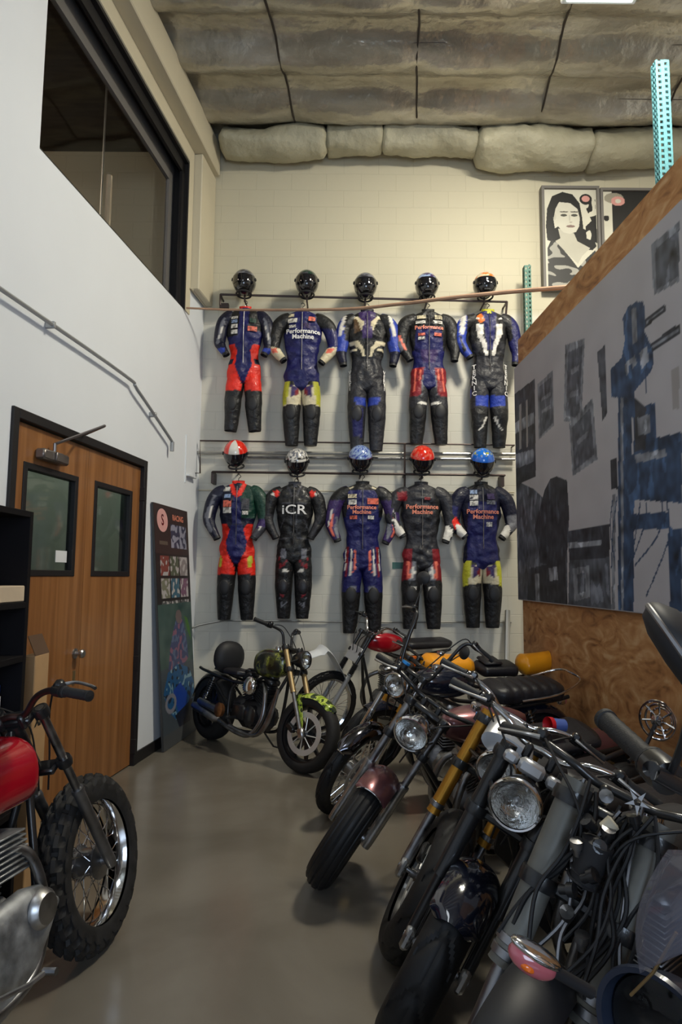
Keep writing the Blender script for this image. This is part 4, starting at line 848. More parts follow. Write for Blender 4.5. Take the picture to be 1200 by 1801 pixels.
S8 = dict(base=dict(T='n', S='v', Z='v', L='n', M='n'), collar='k', splay=.02, leg0=-.03, paint=[('T', 'k', [(-.3, 1.5), (.3, 1.5), (.3, 1.33), (.12, 1.36), (-.12, 1.36), (-.3, 1.33)]), ('T', 'k', [(.3, 1.35), (.3, 1.1), (.16, 1.1), (.14, 1.35)], True), ('SZ', 'k', [(.1, 1.4), (.4, 1.4), (.4, 1.26), (.1, 1.26)], True), ('T', 'c', [(.09, 1.405), (.18, 1.37), (.18, 1.355), (.09, 1.385)], True)] + fl2 + [('SZ', 's', [(.28, 1.12), (.30, 1.12), (.33, .98), (.29, .90), (.27, .90), (.30, .98)], True), ('SZ', 'g', [(.24, 1.1), (.26, 1.1), (.28, .95), (.25, .88), (.23, .88)], True), ('SZ', 'w', [(.30, 1.16), (.31, 1.16), (.345, 1.0), (.33, 1.0)], True), ('LM', 'g', [(.05, .42), (.13, .43), (.12, .38), (.06, .37)], True), ('LM', 'k', [(-.3, .36), (.3, .36), (.3, -.1), (-.3, -.1)])],
    patches=[(-.10, 1.30, .09, .04, 'c'), (-.10, 1.24, .08, .05, 'w'), (.10, 1.25, .11, .06, 's'), (-.09, 1.09, .07, .035, 's'), (.08, 1.09, .06, .035, 'w')], text=[('Performance\nMachine', -.01, 1.165, .055, 'salmon_ink', 1, 'T')], arms=[(.31, 1.06, .25, .88), (.31, 1.06, .23, .86)])
S9 = dict(base=dict(T='dg', S='dg', Z='dg', L='k', M='k'), collar='dg', splay=.02, paint=[('T', 'k', [(.12, 1.4), (.3, 1.4), (.3, .9), (.15, .9)]), ('ST', 'dr', [(-.25, 1.34), (-.15, 1.36), (-.15, 1.26), (-.24, 1.26)]), ('SZ', 'w', [(.15, .99), (.27, 1.02), (.27, .86), (.15, .86)], True), ('S', 'w', [(-.30, 1.07), (-.27, 1.08), (-.18, .94), (-.22, .94)]), ('Z', 'w', [(.22, .98), (.3, .98), (.3, .9), (.22, .9)]), ('LMT', 'dr', [(.10, .78), (.3, .78), (.3, .46), (.12, .48)], True), ('LM', 'g', [(.06, .70), (.09, .70), (.14, .47), (.06, .48)], True), ('LM', 's', [(.12, .72), (.15, .70), (.15, .5), (.12, .5)], True), ('LM', 'w', [(.07, .56), (.09, .62), (.12, .50), (.09, .48)], True), ('LM', 'w', [(.06, .41), (.13, .42), (.12, .385), (.06, .38)], True)],
    text=[('Performance\nMachine', 0.0, 1.17, .062, 'salmon_ink', 1, 'T')], patches=[(.05, 1.28, .06, .03, 'dr')], arms=[(.31, 1.10, .20, .92), (.30, 1.06, .235, .87)])
S10 = dict(base=dict(T='dn', S='dn', Z='dn', L='k', M='k'), collar='k', paint=[('T', 'n', [(-.14, 1.25), (.14, 1.25), (.16, .5), (-.16, .5)]), ('T', 'k', [(-.3, 1.5), (.3, 1.5), (.3, 1.38), (-.3, 1.38)]), ('LM', 'c', [(0, .62), (.25, .62), (.25, .42), (0, .44)], True)] + flame + sidey + [('S', 'r', [(-.4, 1.10), (-.28, 1.12), (-.20, .98), (-.30, .96)]), ('S', 'n', [(-.4, 1.2), (-.24, 1.2), (-.26, 1.08), (-.4, 1.10)]), ('SZ', 'w', [(.1, 1.0), (.28, 1.02), (.24, .85), (.1, .85)], True), ('Z', 'g', [(.24, 1.1), (.4, 1.12), (.4, .95), (.27, .95)])],
    patches=[(-.09, 1.345, .07, .04, 'lb'), (-.09, 1.29, .08, .05, 'w'), (-.09, 1.23, .08, .05, 'w'), (.08, 1.30, .08, .06, 'v'), (.08, 1.24, .09, .04, 'g'), (.06, 1.02, .06, .045, 'w')], text=[('Performance\nMachine', 0, 1.12, .062, 'salmon_ink', 1, 'T')], arms=[(.30, 1.05, .19, .91), (.31, 1.05, .20, .90)])
suit(432, 541, 765, 'navy racing suit with red thighs and short splayed legs, left end of the top row', S1)
suit(533, 545, 784, 'navy racing suit with white chest lettering and cream flame thighs, second of the top row', S2)
suit(646, 546, 788, 'dark racing suit with cream zigzags on a violet chest, middle of the top row', S3)
suit(753, 546, 782, 'black and navy racing suit with pink thigh stripes, fourth of the top row', S4)
suit(858, 546, 784, 'black and blue racing suit with letters down both legs, right end of the top row', S5)
suit(420, 847, 1090, 'green and navy racing suit with red collar, left end of the bottom row', S6)
suit(519, 849, 1088, 'all black racing suit with large white chest letters, second of the bottom row', S7)
suit(638, 848, 1108, 'navy racing suit with streaked violet sleeves, middle of the bottom row', S8)
suit(741, 849, 1106, 'dark grey racing suit with white cuffs and red thighs, fourth of the bottom row', S9)
suit(846, 849, 1104, 'navy racing suit with one red sleeve and cream thighs, right end of the bottom row', S10)

# ================================================================ MOTORCYCLES
# bike frame: x forward, y to the bike's left, z up; the origin lies on the floor under the straight-ahead front axle
class Moto:
    def __init__(s, label, x, y, psi, lean, steer, **o):
        s.o = dict(L=1.40, Rf=.32, Rr=.32, wf=.11, wr=.14, rake=28, off=.05, half=.105, fl=.74, tread='street', spokes='wire', rim='chrome', tyre='rubber', hubm='steel', disc=True); s.o.update(o); o = s.o
        s.t = empty('motorcycle', label, 'motorcycle', (x, y, o.get('lift', 0.0)), (0, 0, 0), o.get('group'))
        s.t.matrix_world = Matrix.Translation((x, y, o.get('lift', .0))) @ Matrix.Rotation(R(psi), 4, 'Z') @ Matrix.Rotation(R(-lean), 4, 'X')
        al = R(o['rake']); e = Vector((-math.sin(al), 0, math.cos(al))); q = Vector((math.cos(al), 0, math.sin(al)))
        B = Matrix((q, (0, 1, 0), e)).transposed().to_4x4(); B.translation = (0, 0, o['Rf'])
        s.X = B @ Matrix.Translation((-o['off'], 0, 0)) @ Matrix.Rotation(R(steer), 4, 'Z') @ Matrix.Translation((o['off'], 0, 0))
        s.XR = Matrix.Translation((-o['L'], 0, o['Rr'])); s.q, s.e = q, e
    def ax(s, a, b=None): b = -s.o['off'] if b is None else b; return Vector((0, 0, s.o['Rf'])) + s.e * a + s.q * b   # bike-frame point on the unsteered head axis
    def f(s, mb, name, m, p=None, **k): return mb.build(name, m, p or s.t, X=s.X, **k)
    def b(s, mb, name, m, p=None, **k): return mb.build(name, m, p or s.t, **k)
    def wheel(s, X, Rr, wd, name, side=1, spokes=None, discr=.14, drum=False):
        o = s.o; spokes = spokes or o['spokes']; tread = o['tread']; rim_r = Rr - wd * (.62 if tread != 'knob' else .66)
        rw = wd * .36; q = MB(); n = 56
        q.lathe([(rim_r - .012, -rw), (rim_r + .010, -rw), (rim_r + .010, -rw + .006), (rim_r - .006, -rw * .7), (rim_r - .016, -rw * .3), (rim_r - .016, rw * .3), (rim_r - .006, rw * .7), (rim_r + .010, rw - .006), (rim_r + .010, rw), (rim_r - .012, rw), (rim_r - .030, rw * .35), (rim_r - .030, -rw * .35), (rim_r - .012, -rw)], (0, 0, 0), (0, 1, 0), n)
        if spokes == 'cast':
            for k in range(o.get('nsp', 10)):
                a = 2 * PI * k / o.get('nsp', 10); d = Vector((math.cos(a), 0, math.sin(a))); p = Vector((-math.sin(a), 0, math.cos(a)))
                for r0, r1, w0, w1 in ((.03, rim_r - .02, .020, .011),):
                    q.ringloft([[d * r0 + p * w0 * i + Vector((0, j * .016, 0)) for i, j in ((-1, -1), (1, -1), (1, 1), (-1, 1))], [d * r1 + p * w1 * i + Vector((0, j * .012, 0)) for i, j in ((-1, -1), (1, -1), (1, 1), (-1, 1))]])
        w_ = q.build(name, o['rim'], s.t, X=X)
        # tyre
        q = MB(); NS = 150 if tread == 'knob' else 140; NC = 34; rings = []
        for i in range(NS):
            th = 2 * PI * i / NS; ring = []
            for k in range(NC + 1):
                a = R(-118 + 236 * k / NC); y = math.sin(a) * wd / 2; cr = wd * .50 if tread != 'flat' else wd * .42
                rc = Rr - cr + math.cos(a) * cr
                if tread == 'flat': y = math.copysign(min(abs(math.sin(a)) ** .7, 1), a) * wd / 2; 
                ax_ = abs(a)
                if tread == 'street' and ax_ < 1.1:
                    ph = (i + (k - NC / 2) * (1.2 if a > 0 else -1.2) * 1.0) % 14
                    if ph < 2.6 and .12 < ax_ < .95: rc -= .009
                    if ax_ < .05: rc -= .004
                if tread == 'rib' and ax_ < 1.15 and (k % 4) == 0: rc -= .006
                if tread == 'knob':
                    if ax_ < 1.5:
                        row = int((a + 1.6) / .40); ph = (i + (3 if row % 2 else 0)) % 6
                        fr_ = ((a + 1.6) / .40) % 1
                        if ph < 3.4 and .15 < fr_ < .9: rc += .016; y *= 1.06
                if tread == 'flat' and ax_ < 1.2:
                    if (i * 3 + k * 2) % 17 < 2 and ax_ > .25: rc -= .004
                ring.append(Vector((rc * math.cos(th), y, rc * math.sin(th))))
            rings.append(ring)
        rings.append([v.copy() for v in rings[0]]); q.ringloft(rings, close=False, cap=False); q.build('tyre', o['tyre'], w_, X=X, ang=35)
        # hub
        q = MB(); hr = .075 if drum else .035
        q.lathe([(.012, -.085), (.02, -.085), (.02, -.06), (hr, -.05), (hr, -.042), (hr * .75, -.036), (hr * .75, .036), (hr, .042), (hr, .05), (.02, .06), (.02, .085), (.012, .085)], (0, 0, 0), (0, 1, 0), 28, cap=True)
        q.build('hub', o['hubm'], w_, X=X)
        if spokes == 'wire':
            q = MB()
            for k in range(36):
                a = 2 * PI * k / 36; sy = -1 if k % 2 else 1; a2 = a + (.5 if (k // 2) % 2 else -.5) * .75; r0 = hr * .9
                q.tube([(r0 * math.cos(a2), sy * .038, r0 * math.sin(a2)), ((rim_r - .02) * math.cos(a), sy * .004, (rim_r - .02) * math.sin(a))], .0022, 5, cap=False)
            q.build('spokes', 'chrome', w_, X=X)
        if o['disc']:
            for sy in ((-1, 1) if o.get('twin') else (side,)):
                q = MB(); y = .052 * sy; r1 = o.get('discr', discr); r2 = o.get('discin', r1 * .72)
                q.lathe([(r2, y - .003), (r1, y - .003), (r1, y + .003), (r2, y + .003), (r2, y - .003)], (0, 0, 0), (0, 1, 0), 48)
                for k in range(8):
                    a = 2 * PI * k / 8; q.tube([(.03 * math.cos(a), y, .03 * math.sin(a)), (r2 * 1.02 * math.cos(a + .25), y, r2 * 1.02 * math.sin(a + .25))], .005, 5)
                q.build('brake_disc', 'disc_steel', w_, X=X)
                q = MB().box((-.85 * r1 * .8, y, .5 * r1), (.055, .055, .095), Matrix.Rotation(-.6, 3, 'Y'), .012); q.build('brake_caliper', o.get('calm', 'black_metal'), s.t, X=X)
        return w_
    def fork(s, kind='std', slider='brushed', tube='chrome', rs=.026, rt=.019, top=None, usd=False, bands=(), gaiter=None, clamp='black_metal', clamps=None, low=.30):
        o = s.o; fl = top or o['fl']; hb = -o['off'] * .0
        for sy in (1, -1):
            y = sy * o['half']; nm = 'fork_leg'
            if usd:
                q = MB(); q.tube([(0, y, low), (0, y, low + .012), (0, y, fl + .02)], [rs * 1.06, rs, rs], 20); w_ = s.f(q, nm, slider)
                q = MB(); q.tube([(0, y, .02), (0, y, low)], rt, 16); s.f(q, 'fork_tube', tube, w_)
                q = MB(); q.box((0, y, .0), (.06, .035, .09), bev=.012); s.f(q, 'axle_clamp', 'brushed', w_)
                for zz in bands: q = MB(); q.lathe([(rs + .001, zz - .012), (rs + .004, zz - .010), (rs + .004, zz + .010), (rs + .001, zz + .012)], (0, y, 0), (0, 0, 1), 20); s.f(q, 'fork_ring', 'steel', w_)
            else:
                q = MB(); q.tube([(0, y, -.035), (0, y, -.03), (0, y, .0), (0, y, .04), (0, y, low + .02), (0, y, low + .03), (0, y, low + .045)], [.012, rs * .9, rs, rs, rs, rs * 1.12, rs * 1.05], 20); w_ = s.f(q, nm, slider)
                q = MB(); q.tube([(0, y, low), (0, y, fl + .02)], rt, 16); s.f(q, 'fork_tube', tube, w_)
                if gaiter:
                    q = MB(); pr = []; n = 11
                    for k in range(n * 2 + 1): pr.append((rt + (.016 if k % 2 else .004), low + .03 + (gaiter - low - .03) * k / (n * 2)))
                    q.lathe(pr, (0, y, 0), (0, 0, 1), 18); s.f(q, 'fork_gaiter', 'black_matte', w_)
        for k, a in enumerate(clamps or (fl - .20, fl)):
            q = MB(); hh = .030
            q.box((-o['off'] * .5, 0, a), (o['off'] + .02, o['half'] * 1.6, hh), bev=.008)
            for sy in (1, -1): q.lathe([(rs + .010 if usd else rt + .012, -hh / 2 - .004), (rs + .013 if usd else rt + .015, 0), (rs + .010 if usd else rt + .012, hh / 2 + .004)], (0, sy * o['half'], a), (0, 0, 1), 18, cap=True)
            s.f(q, 'triple_clamp', clamp)
        q = MB(); q.tube([(0, -o['half'] - .02, 0), (0, o['half'] + .02, 0)], .011, 12); s.f(q, 'axle', 'steel')
        q = MB(); q.tube([s.ax(fl - .22), s.ax(fl - .01)], .028, 16); s.b(q, 'steering_head', 'black_metal')
    def fender(s, X, Rr, wd, a0, a1, m, name='front_fender', gap=.022, crown=.5, edge=None, lip=0, tip=0):
        # a measured from straight up towards the front, in degrees
        q = MB(); n = 40; nc = 14; top = []; bot = []
        for i in range(n + 1):
            t = i / n; a = R(a0 + (a1 - a0) * t); k = min(1, min(t, 1 - t) * 7 + (1 - tip)) ; rt_, rb = [], []
            for j in range(nc + 1):
                c = -1 + 2 * j / nc; y = c * wd / 2 * k; dr = -wd * crown * (1 - math.sqrt(max(0, 1 - (c * .94) ** 2)))
                r = Rr + gap + dr
                for lst, rr in ((rt_, r), (rb, r - .003)): lst.append(Vector((rr * math.sin(a), y * (1 if lst is rt_ else .97), rr * math.cos(a))))
            top.append(rt_); bot.append(rb)
        rings = [a_ + b_[::-1] for a_, b_ in zip(top, bot)]; q.ringloft(rings); o_ = q.build(name, m, s.t, X=X)
        if edge:
            q = MB(); q.tube(top[0], .004, 6); q.build('fender_trim', edge, o_, X=X); q = MB(); q.tube(top[-1], .004, 6); q.build('fender_trim', edge, o_, X=X)
        return o_
    def wheel_angle_X(s):  # wheel-oriented axes at the steered front axle
        return s.X @ Matrix.Rotation(R(s.o['rake']), 4, 'Y')
    def headlight(s, a=.58, b=.13, r=.088, shell='chrome', rim='chrome', y=0, dep=.13, name='headlight', tilt=0):
        q = MB(); o = Vector((b, y, a)); al = R(s.o['rake'] - 4 + tilt); d = Vector((math.cos(al), 0, -math.sin(al)))
        q.lathe([(r * .15, -dep), (r * .55, -dep * .9), (r * .85, -dep * .55), (r * .98, -dep * .2), (r, 0)], o, d, 36); h = s.f(q, name, shell)
        q = MB(); q.lathe([(r * .97, -.012), (r * 1.05, -.008), (r * 1.07, .004), (r * 1.0, .014), (r * .93, .012)], o, d, 40); s.f(q, 'headlight_rim', rim, h)
        q = MB(); q.lathe([(.008, -r * .72), (r * .35, -r * .62), (r * .7, -r * .35), (r * .93, 0)], o, d, 36); s.f(q, 'headlight_reflector', 'reflector', h)
        q = MB(); q.lathe([(r * .94, .004), (r * .8, .012), (r * .5, .019), (r * .2, .022), (.001, .023)], o, d, 36); s.f(q, 'headlight_glass', 'lens', h)
        q = MB(); q.ell(o - d * r * .45, (.011, .011, .016), 12, 8); s.f(q, 'headlight_bulb', 'silver', h)
        for sy in (-1, 1):
            q = MB(); q.tube([o + Vector((-.02, sy * r * 1.0, 0)), (0, sy * s.o['half'], a)], .009, 8); s.f(q, 'headlight_bracket', 'black_metal')
        return h
    def bars(s, pts, r=.0125, m='chrome', grip=.125, gm='grip', a0=None, lever=True, mirror=(), brake_m='brushed', cluster=True, res=None, rg=.0175, sig=()):
        a = (a0 if a0 is not None else s.o['fl'] + .05); b = -s.o['off']
        L = [Vector((b + p[0], p[1], a + p[2])) for p in pts]; Rr_ = [Vector((p.x, -p.y, p.z)) for p in L][::-1]; P = Rr_ + (L[1:] if pts[0][1] == 0 else L)
        q = MB(); q.tube(P, r, 12, smooth=6); hb = s.f(q, 'handlebar', m)
        q = MB()
        for sy in (-1, 1): q.box((b, sy * .045, a - .025), (.04, .03, .06), bev=.008)
        s.f(q, 'bar_clamp', 'black_metal')
        for sy in (1, -1):
            e = L[-1].copy(); e2 = L[-2].copy(); e.y *= sy; e2.y *= sy; d = (e - e2).normalized(); g0 = e - d * grip
            q = MB(); pr = [(rg * .9, -.002), (rg * 1.2, 0), (rg * 1.2, .008)]
            for k in range(13): pr.append((rg * (1.0 + (.05 if k % 2 else 0)), .010 + (grip - .02) * k / 12))
            pr += [(rg * 1.15, grip - .004), (rg * 1.1, grip + .003), (.001, grip + .006)]
            q.lathe(pr, g0, d, 18); g_ = s.f(q, 'grip', gm)
            if cluster:
                q = MB(); q.lathe([(.010, -.05), (.022, -.05), (.024, -.03), (.024, -.008), (.015, -.004)], g0, d, 14, cap=True); q.box(g0 - d * .03 + Vector((.015, 0, .012)), (.04, .035, .035), bev=.008); s.f(q, 'switch_housing', 'black_metal')
            if lever:
                q = MB(); p0 = g0 - d * .03 + Vector((.035, 0, 0)); q.tube([p0, p0 + d * .05 + Vector((.03, 0, -.005)), p0 + d * .12 + Vector((.032, 0, -.012)), p0 + d * .150 + Vector((.025, 0, -.014))], [.008, .006, .006, .007], 8, smooth=4); s.f(q, 'lever', brake_m)
                if res and (res[0] == sy or res[0] == 0):
                    q = MB(); c = g0 - d * .06 + Vector((.03, 0, .02)); q.lathe([(.001, 0), (.021, 0), (.022, .026)], c, (0, 0, 1), 18); rv_ = s.f(q, 'fluid_reservoir', 'black_metal')
                    q = MB(); q.lathe([(.022, .026), (.024, .028), (.024, .040), (.001, .042)], c, (0, 0, 1), 18); s.f(q, 'reservoir_cap', res[1], rv_)
            if sy in mirror:
                q = MB(); p0 = g0 - d * .02; tp = p0 + Vector((-.03, sy * .06, .20)); q.tube([p0, p0 + Vector((0, sy * .02, .10)), tp], .005, 8, smooth=4); ms = s.f(q, 'mirror_stem', 'black_metal')
                q = MB(); q.lathe([(.001, -.018), (.035, -.014), (.052, 0), (.053, .006), (.048, .007)], tp + Vector((0, sy * .02, .03)), (-1, 0, .1), 28); s.f(q, 'mirror_shell', 'black_matte', ms)
                q = MB(); q.lathe([(.001, .004), (.048, .004)], tp + Vector((0, sy * .02, .03)), (-1, 0, .1), 28); s.f(q, 'mirror_face', 'mirror', ms)
            c0 = g0 - d * .05; q = MB(); q.tube([c0 + Vector((.03, 0, 0)), c0 + Vector((.09, -sy * .06, -.04)), Vector((.08, sy * .06, a - .10)), Vector((.02, sy * .03, a - .25)), Vector((-.06, sy * .02, a - .36))], .0042, 6, smooth=6); s.f(q, 'control_cable', 'cable')
        return hb
    def tank(s, x0, x1, z, hw, hh, m, shape='tear', cap=True, nose=1.0, dy=0, name='fuel_tank'):
        q = MB(); n = 26; rings = []
        for i in range(n + 1):
            t = i / n; x = x0 + (x1 - x0) * t
            if shape == 'tear': k = (math.sin(PI * min(1, (t + .0) * 1.0)) ** .5) if t < .5 else (math.cos((t - .5) * PI) ** .65 * .999 + .001)
            else: k = min(1, (t * 6 + .08)) ** .5 * min(1, ((1 - t) * 6 + .08)) ** .5
            k = max(k, .06); wk = k * (1 - .35 * t if shape == 'tear' else 1 - .22 * t); zc = z - .03 * t
            rings.append((x, zc, hw * wk, hh * (.35 + .65 * k) if 0 < i < n else hh * .2, 2.5))
        q.sloft(rings, 30); t_ = s.b(q, name, m, ang=60)
        if cap: q = MB(); xc = x0 + (x1 - x0) * .36; q.lathe([(.001, .022), (.028, .020), (.032, .008), (.032, -.01)], (xc, 0, z + hh * .93), (0, 0, 1), 24); s.b(q, 'filler_cap', 'chrome', t_)
        return t_
    def seat(s, x0, x1, z, hw, hh, m='leather', ribs=0, kick=.0, name='seat', w1=1.0, p=3):
        q = MB(); n = 30 if not ribs else ribs * 6; rings = []
        for i in range(n + 1):
            t = i / n; k = min(1, t * 7 + .15) ** .5 * min(1, (1 - t) * 7 + .15) ** .5; rb = (.007 * abs(math.sin(PI * t * ribs)) - .004) if ribs else 0
            rings.append((x0 + (x1 - x0) * t, z + kick * t * t, hw * k * (1 + (w1 - 1) * t) + rb * .6, hh * k + rb, p))
        q.sloft(rings, 24); o_ = s.b(q, name, m, ang=60)
        return o_
    def frame(s, m='black_metal', r=.015, seatz=.74, x_eng0=-.50, x_eng1=-.98, low=.22):
        L = s.o['L']; hi = s.ax(s.o['fl'] - .04) + Vector((-.03, 0, 0)); lo = s.ax(s.o['fl'] - .20) + Vector((-.03, 0, 0)); q = MB()
        for sy in (-1, 1):
            y = sy * .11
            q.tube([lo, Vector((x_eng0 + .02, sy * .10, low + .15)), Vector((x_eng0 - .08, y, low)), Vector((x_eng1, y, low)), Vector((x_eng1 - .06, y, low + .25)), Vector((x_eng1 - .02, sy * .09, seatz - .06))], r, 10, smooth=5)
            q.tube([hi, Vector((x_eng0 - .05, sy * .05, seatz + .08)), Vector((x_eng1 + .06, sy * .08, seatz - .04)), Vector((-L - .05, sy * .10, seatz)), Vector((-L - .22, sy * .09, seatz + .02))], r, 10, smooth=5)
            q.tube([Vector((x_eng1 - .05, y, low + .15)), Vector((-L + .06, sy * .105, seatz - .05))], r * .8, 8)
        s.b(q, 'frame', m)
        q = MB()
        for sy in (-1, 1): q.tube([Vector((x_eng1 - .02, sy * .09, .34)), Vector((-L, sy * .12, s.o['Rr']))], .019, 10)
        q.tube([Vector((x_eng1 - .02, -.1, .34)), Vector((x_eng1 - .02, .1, .34))], .018, 10); s.b(q, 'swingarm', m)
    def shocks(s, seatz=.74, spring='black_metal', body='chrome'):
        L = s.o['L']
        for sy in (-1, 1):
            a = Vector((-L + .02, sy * .145, s.o['Rr'] + .04)); b = Vector((-L + .14, sy * .135, seatz - .04)); q = MB(); q.tube([a, a.lerp(b, .4)], .024, 12); q.tube([a.lerp(b, .4), b], .012, 10); o_ = s.b(q, 'shock_absorber', body)
            q = MB(); P = []
            d = (b - a).normalized(); u = d.cross(Vector((0, 1, 0))).normalized(); v = d.cross(u)
            for k in range(90): th = k * .7; P.append(a.lerp(b, .12 + .78 * k / 90) + (u * math.cos(th) + v * math.sin(th)) * .030)
            q.tube(P, .0048, 6); s.b(q, 'shock_spring', spring, o_)
    def engine(s, kind='twin', x=-.72, z=.36, m='cast', fins='cast', cover='brushed', fm=None):
        q = MB(); q.box((x, 0, z - .02), (.40, .22, .24), bev=.06); q.box((x - .20, 0, z + .02), (.22, .20, .20), bev=.05); e_ = s.b(q, 'crankcase', m)
        for sy in (-1, 1):
            q = MB(); q.lathe([(.001, .035), (.07, .033), (.088, .022), (.095, 0), (.095, -.03)], (x + .06, sy * .11, z - .02), (0, sy, 0), 28); q.box((x - .13, sy * .118, z - .01), (.20, .035, .14), bev=.016)
            for k in range(7): a = 2 * PI * k / 7; q.lathe([(.006, .0), (.006, .040), (.001, .041)], (x + .06 + .082 * math.cos(a), sy * .10, z - .02 + .082 * math.sin(a)), (0, sy, 0), 8)
            s.b(q, 'engine_cover', cover, e_)
        cyl = {'twin': [(x + .02, 0, 0, .115)], 'single': [(x + .03, 6, 0, .07)], 'vtwin': [(x + .06, 24, .0, .066), (x - .08, -24, 0, .066)], 'four': [(x + .10, 18, 0, .16)]}[kind]
        for (cx, ang, cy, hw) in cyl:
            A = Matrix.Rotation(R(ang), 3, 'Y'); base = Vector((cx, cy, z + .09)); q = MB()
            for k in range(9): q.box(base + A @ Vector((0, 0, .02 + .021 * k)), (.15 + .01 * math.sin(k), hw * 2, .008), A, .003)
            q.box(base + A @ Vector((0, 0, .10)), (.115, hw * 1.7, .20), A, .01); c_ = s.b(q, 'cylinder', fins)
            q = MB(); q.box(base + A @ Vector((0, 0, .235)), (.14, hw * 1.9, .06), A, .02); q.box(base + A @ Vector((0, 0, .28)), (.09, hw * 1.6, .05), A, .02); s.b(q, 'cylinder_head', cover, c_)
        for sy in ((-1, 1) if kind in ('twin', 'four') else (1,)):
            q = MB(); q.tube([(x - .12, sy * .06, z + .24), (x - .20, sy * .07, z + .24)], .024, 12); q.box((x - .17, sy * .07, z + .19), (.05, .05, .08), bev=.012); c_ = s.b(q, 'carburettor', 'steel')
            q = MB(); q.lathe([(.001, .0), (.04, .005), (.045, .03), (.045, .08), (.03, .09)], (x - .20, sy * .07, z + .24), (-1, sy * .2, 0), 18); s.b(q, 'air_filter', 'black_matte', c_)
    def exhaust(s, m='steel', y=.15, x=-.70, z=.36, endx=-1.5, endz=.30, sides=(-1, 1), r=.020, rm=.042, wrap=None):
        for sy in sides:
            q = MB(); q.tube([(x + .10, sy * .06, z + .27), (x + .20, sy * (y * .7), z + .20), (x + .23, sy * y * .85, z), (x + .12, sy * y, z - .16), (x - .10, sy * y, z - .18), (endx + .42, sy * y, endz - .06)], r, 12, smooth=6); o_ = s.b(q, 'exhaust_pipe', m)
            q = MB(); q.tube([(endx + .44, sy * y, endz - .06), (endx + .40, sy * (y + .01), endz - .055), (endx + .05, sy * (y + .02), endz), (endx, sy * (y + .02), endz + .005)], [r, rm, rm, rm * .8], 18); s.b(q, 'silencer', wrap or m, o_)
    def stand(s):
        q = MB(); q.tube([(-.80, .10, .24), (-.76, .26, .0 + .058), (-.70, .275, .056)], .009, 8); s.b(q, 'side_stand', 'black_metal')
        for sy in (-1, 1): q = MB(); q.tube([(-.86, sy * .13, .30), (-.86, sy * .24, .30)], .013, 10); s.b(q, 'foot_peg', 'black_matte')
    def tail(s, x=-1.62, z=.72, m='redlens', r=.035):
        q = MB(); q.lathe([(.001, -.03), (r, -.028), (r * 1.1, 0)], (x, 0, z), (-1, 0, 0), 18); o_ = s.b(q, 'tail_light', 'chrome'); q = MB(); q.lathe([(r * 1.05, 0), (r, .012), (.001, .018)], (x, 0, z), (-1, 0, 0), 18); s.b(q, 'tail_lens', m, o_)
    def base(s, eng='twin', em='cast', ef='cast', ec='brushed', exm='steel', seatz=.74, exs=(-1, 1), shock=True, wrap=None, fm='black_metal'):
        s.wheel(s.X, s.o['Rf'], s.o['wf'], 'front_wheel', side=s.o.get('dside', 1), drum=s.o.get('drum', False)); s.wheel(s.XR, s.o['Rr'], s.o['wr'], 'rear_wheel')
        ox = -(s.o['L'] - 1.42) * .5 if s.o['L'] > 1.5 else 0
        s.frame(fm, seatz=seatz, x_eng0=-.50 + ox, x_eng1=-.98 + ox); s.engine(eng, x=-.72 + ox, m=em, fins=ef, cover=ec)
        if shock: s.shocks(seatz)
        s.exhaust(exm, sides=exs, wrap=wrap, x=-.70 + ox, endx=-s.o['L'] - .1); s.settle(); s.stand()
    def settle(s):   # set both tyres on the floor
        ty = [c for w_ in s.t.children for c in w_.children if c.name.startswith('tyre')]
        for _ in range(4):
            W = s.t.matrix_world; lo = []
            for t_ in ty:
                p = min((W @ v.co for v in t_.data.vertices), key=lambda v: v.z); lo.append((p, 'front' in t_.parent.name))
            f_ = [p for p, k in lo if k][0]; b_ = [p for p, k in lo if not k][0]; h = f_ - b_; n_ = Vector((h.x, h.y, 0)); ang = math.atan2(h.z, n_.length)
            ax_ = Vector((0, 0, 1)).cross(n_.normalized()); T_ = Matrix.Translation(b_)
            s.t.matrix_world = Matrix.Translation((0, 0, -b_.z)) @ T_ @ Matrix.Rotation(ang, 4, ax_) @ T_.inverted() @ W

LOW = [(0, 0, 0), (0, .08, 0), (.02, .16, .02), (-.02, .28, .035), (-.08, .39, .02)]
FLAT = [(0, 0, 0), (0, .08, .0), (.01, .16, .04), (-.01, .26, .055), (-.05, .40, .045)]
MX = [(0, 0, 0), (0, .07, 0), (.01, .15, .09), (-.02, .24, .12), (-.09, .40, .12)]
APE = [(0, 0, -.02), (0, .05, -.02), (.0, .12, .02), (.01, .17, .20), (.0, .20, .34), (-.03, .26, .38), (-.13, .38, .36)]
DRAG = [(0, 0, 0), (0, .1, .0), (0, .2, .0), (-.02, .38, -.01)]

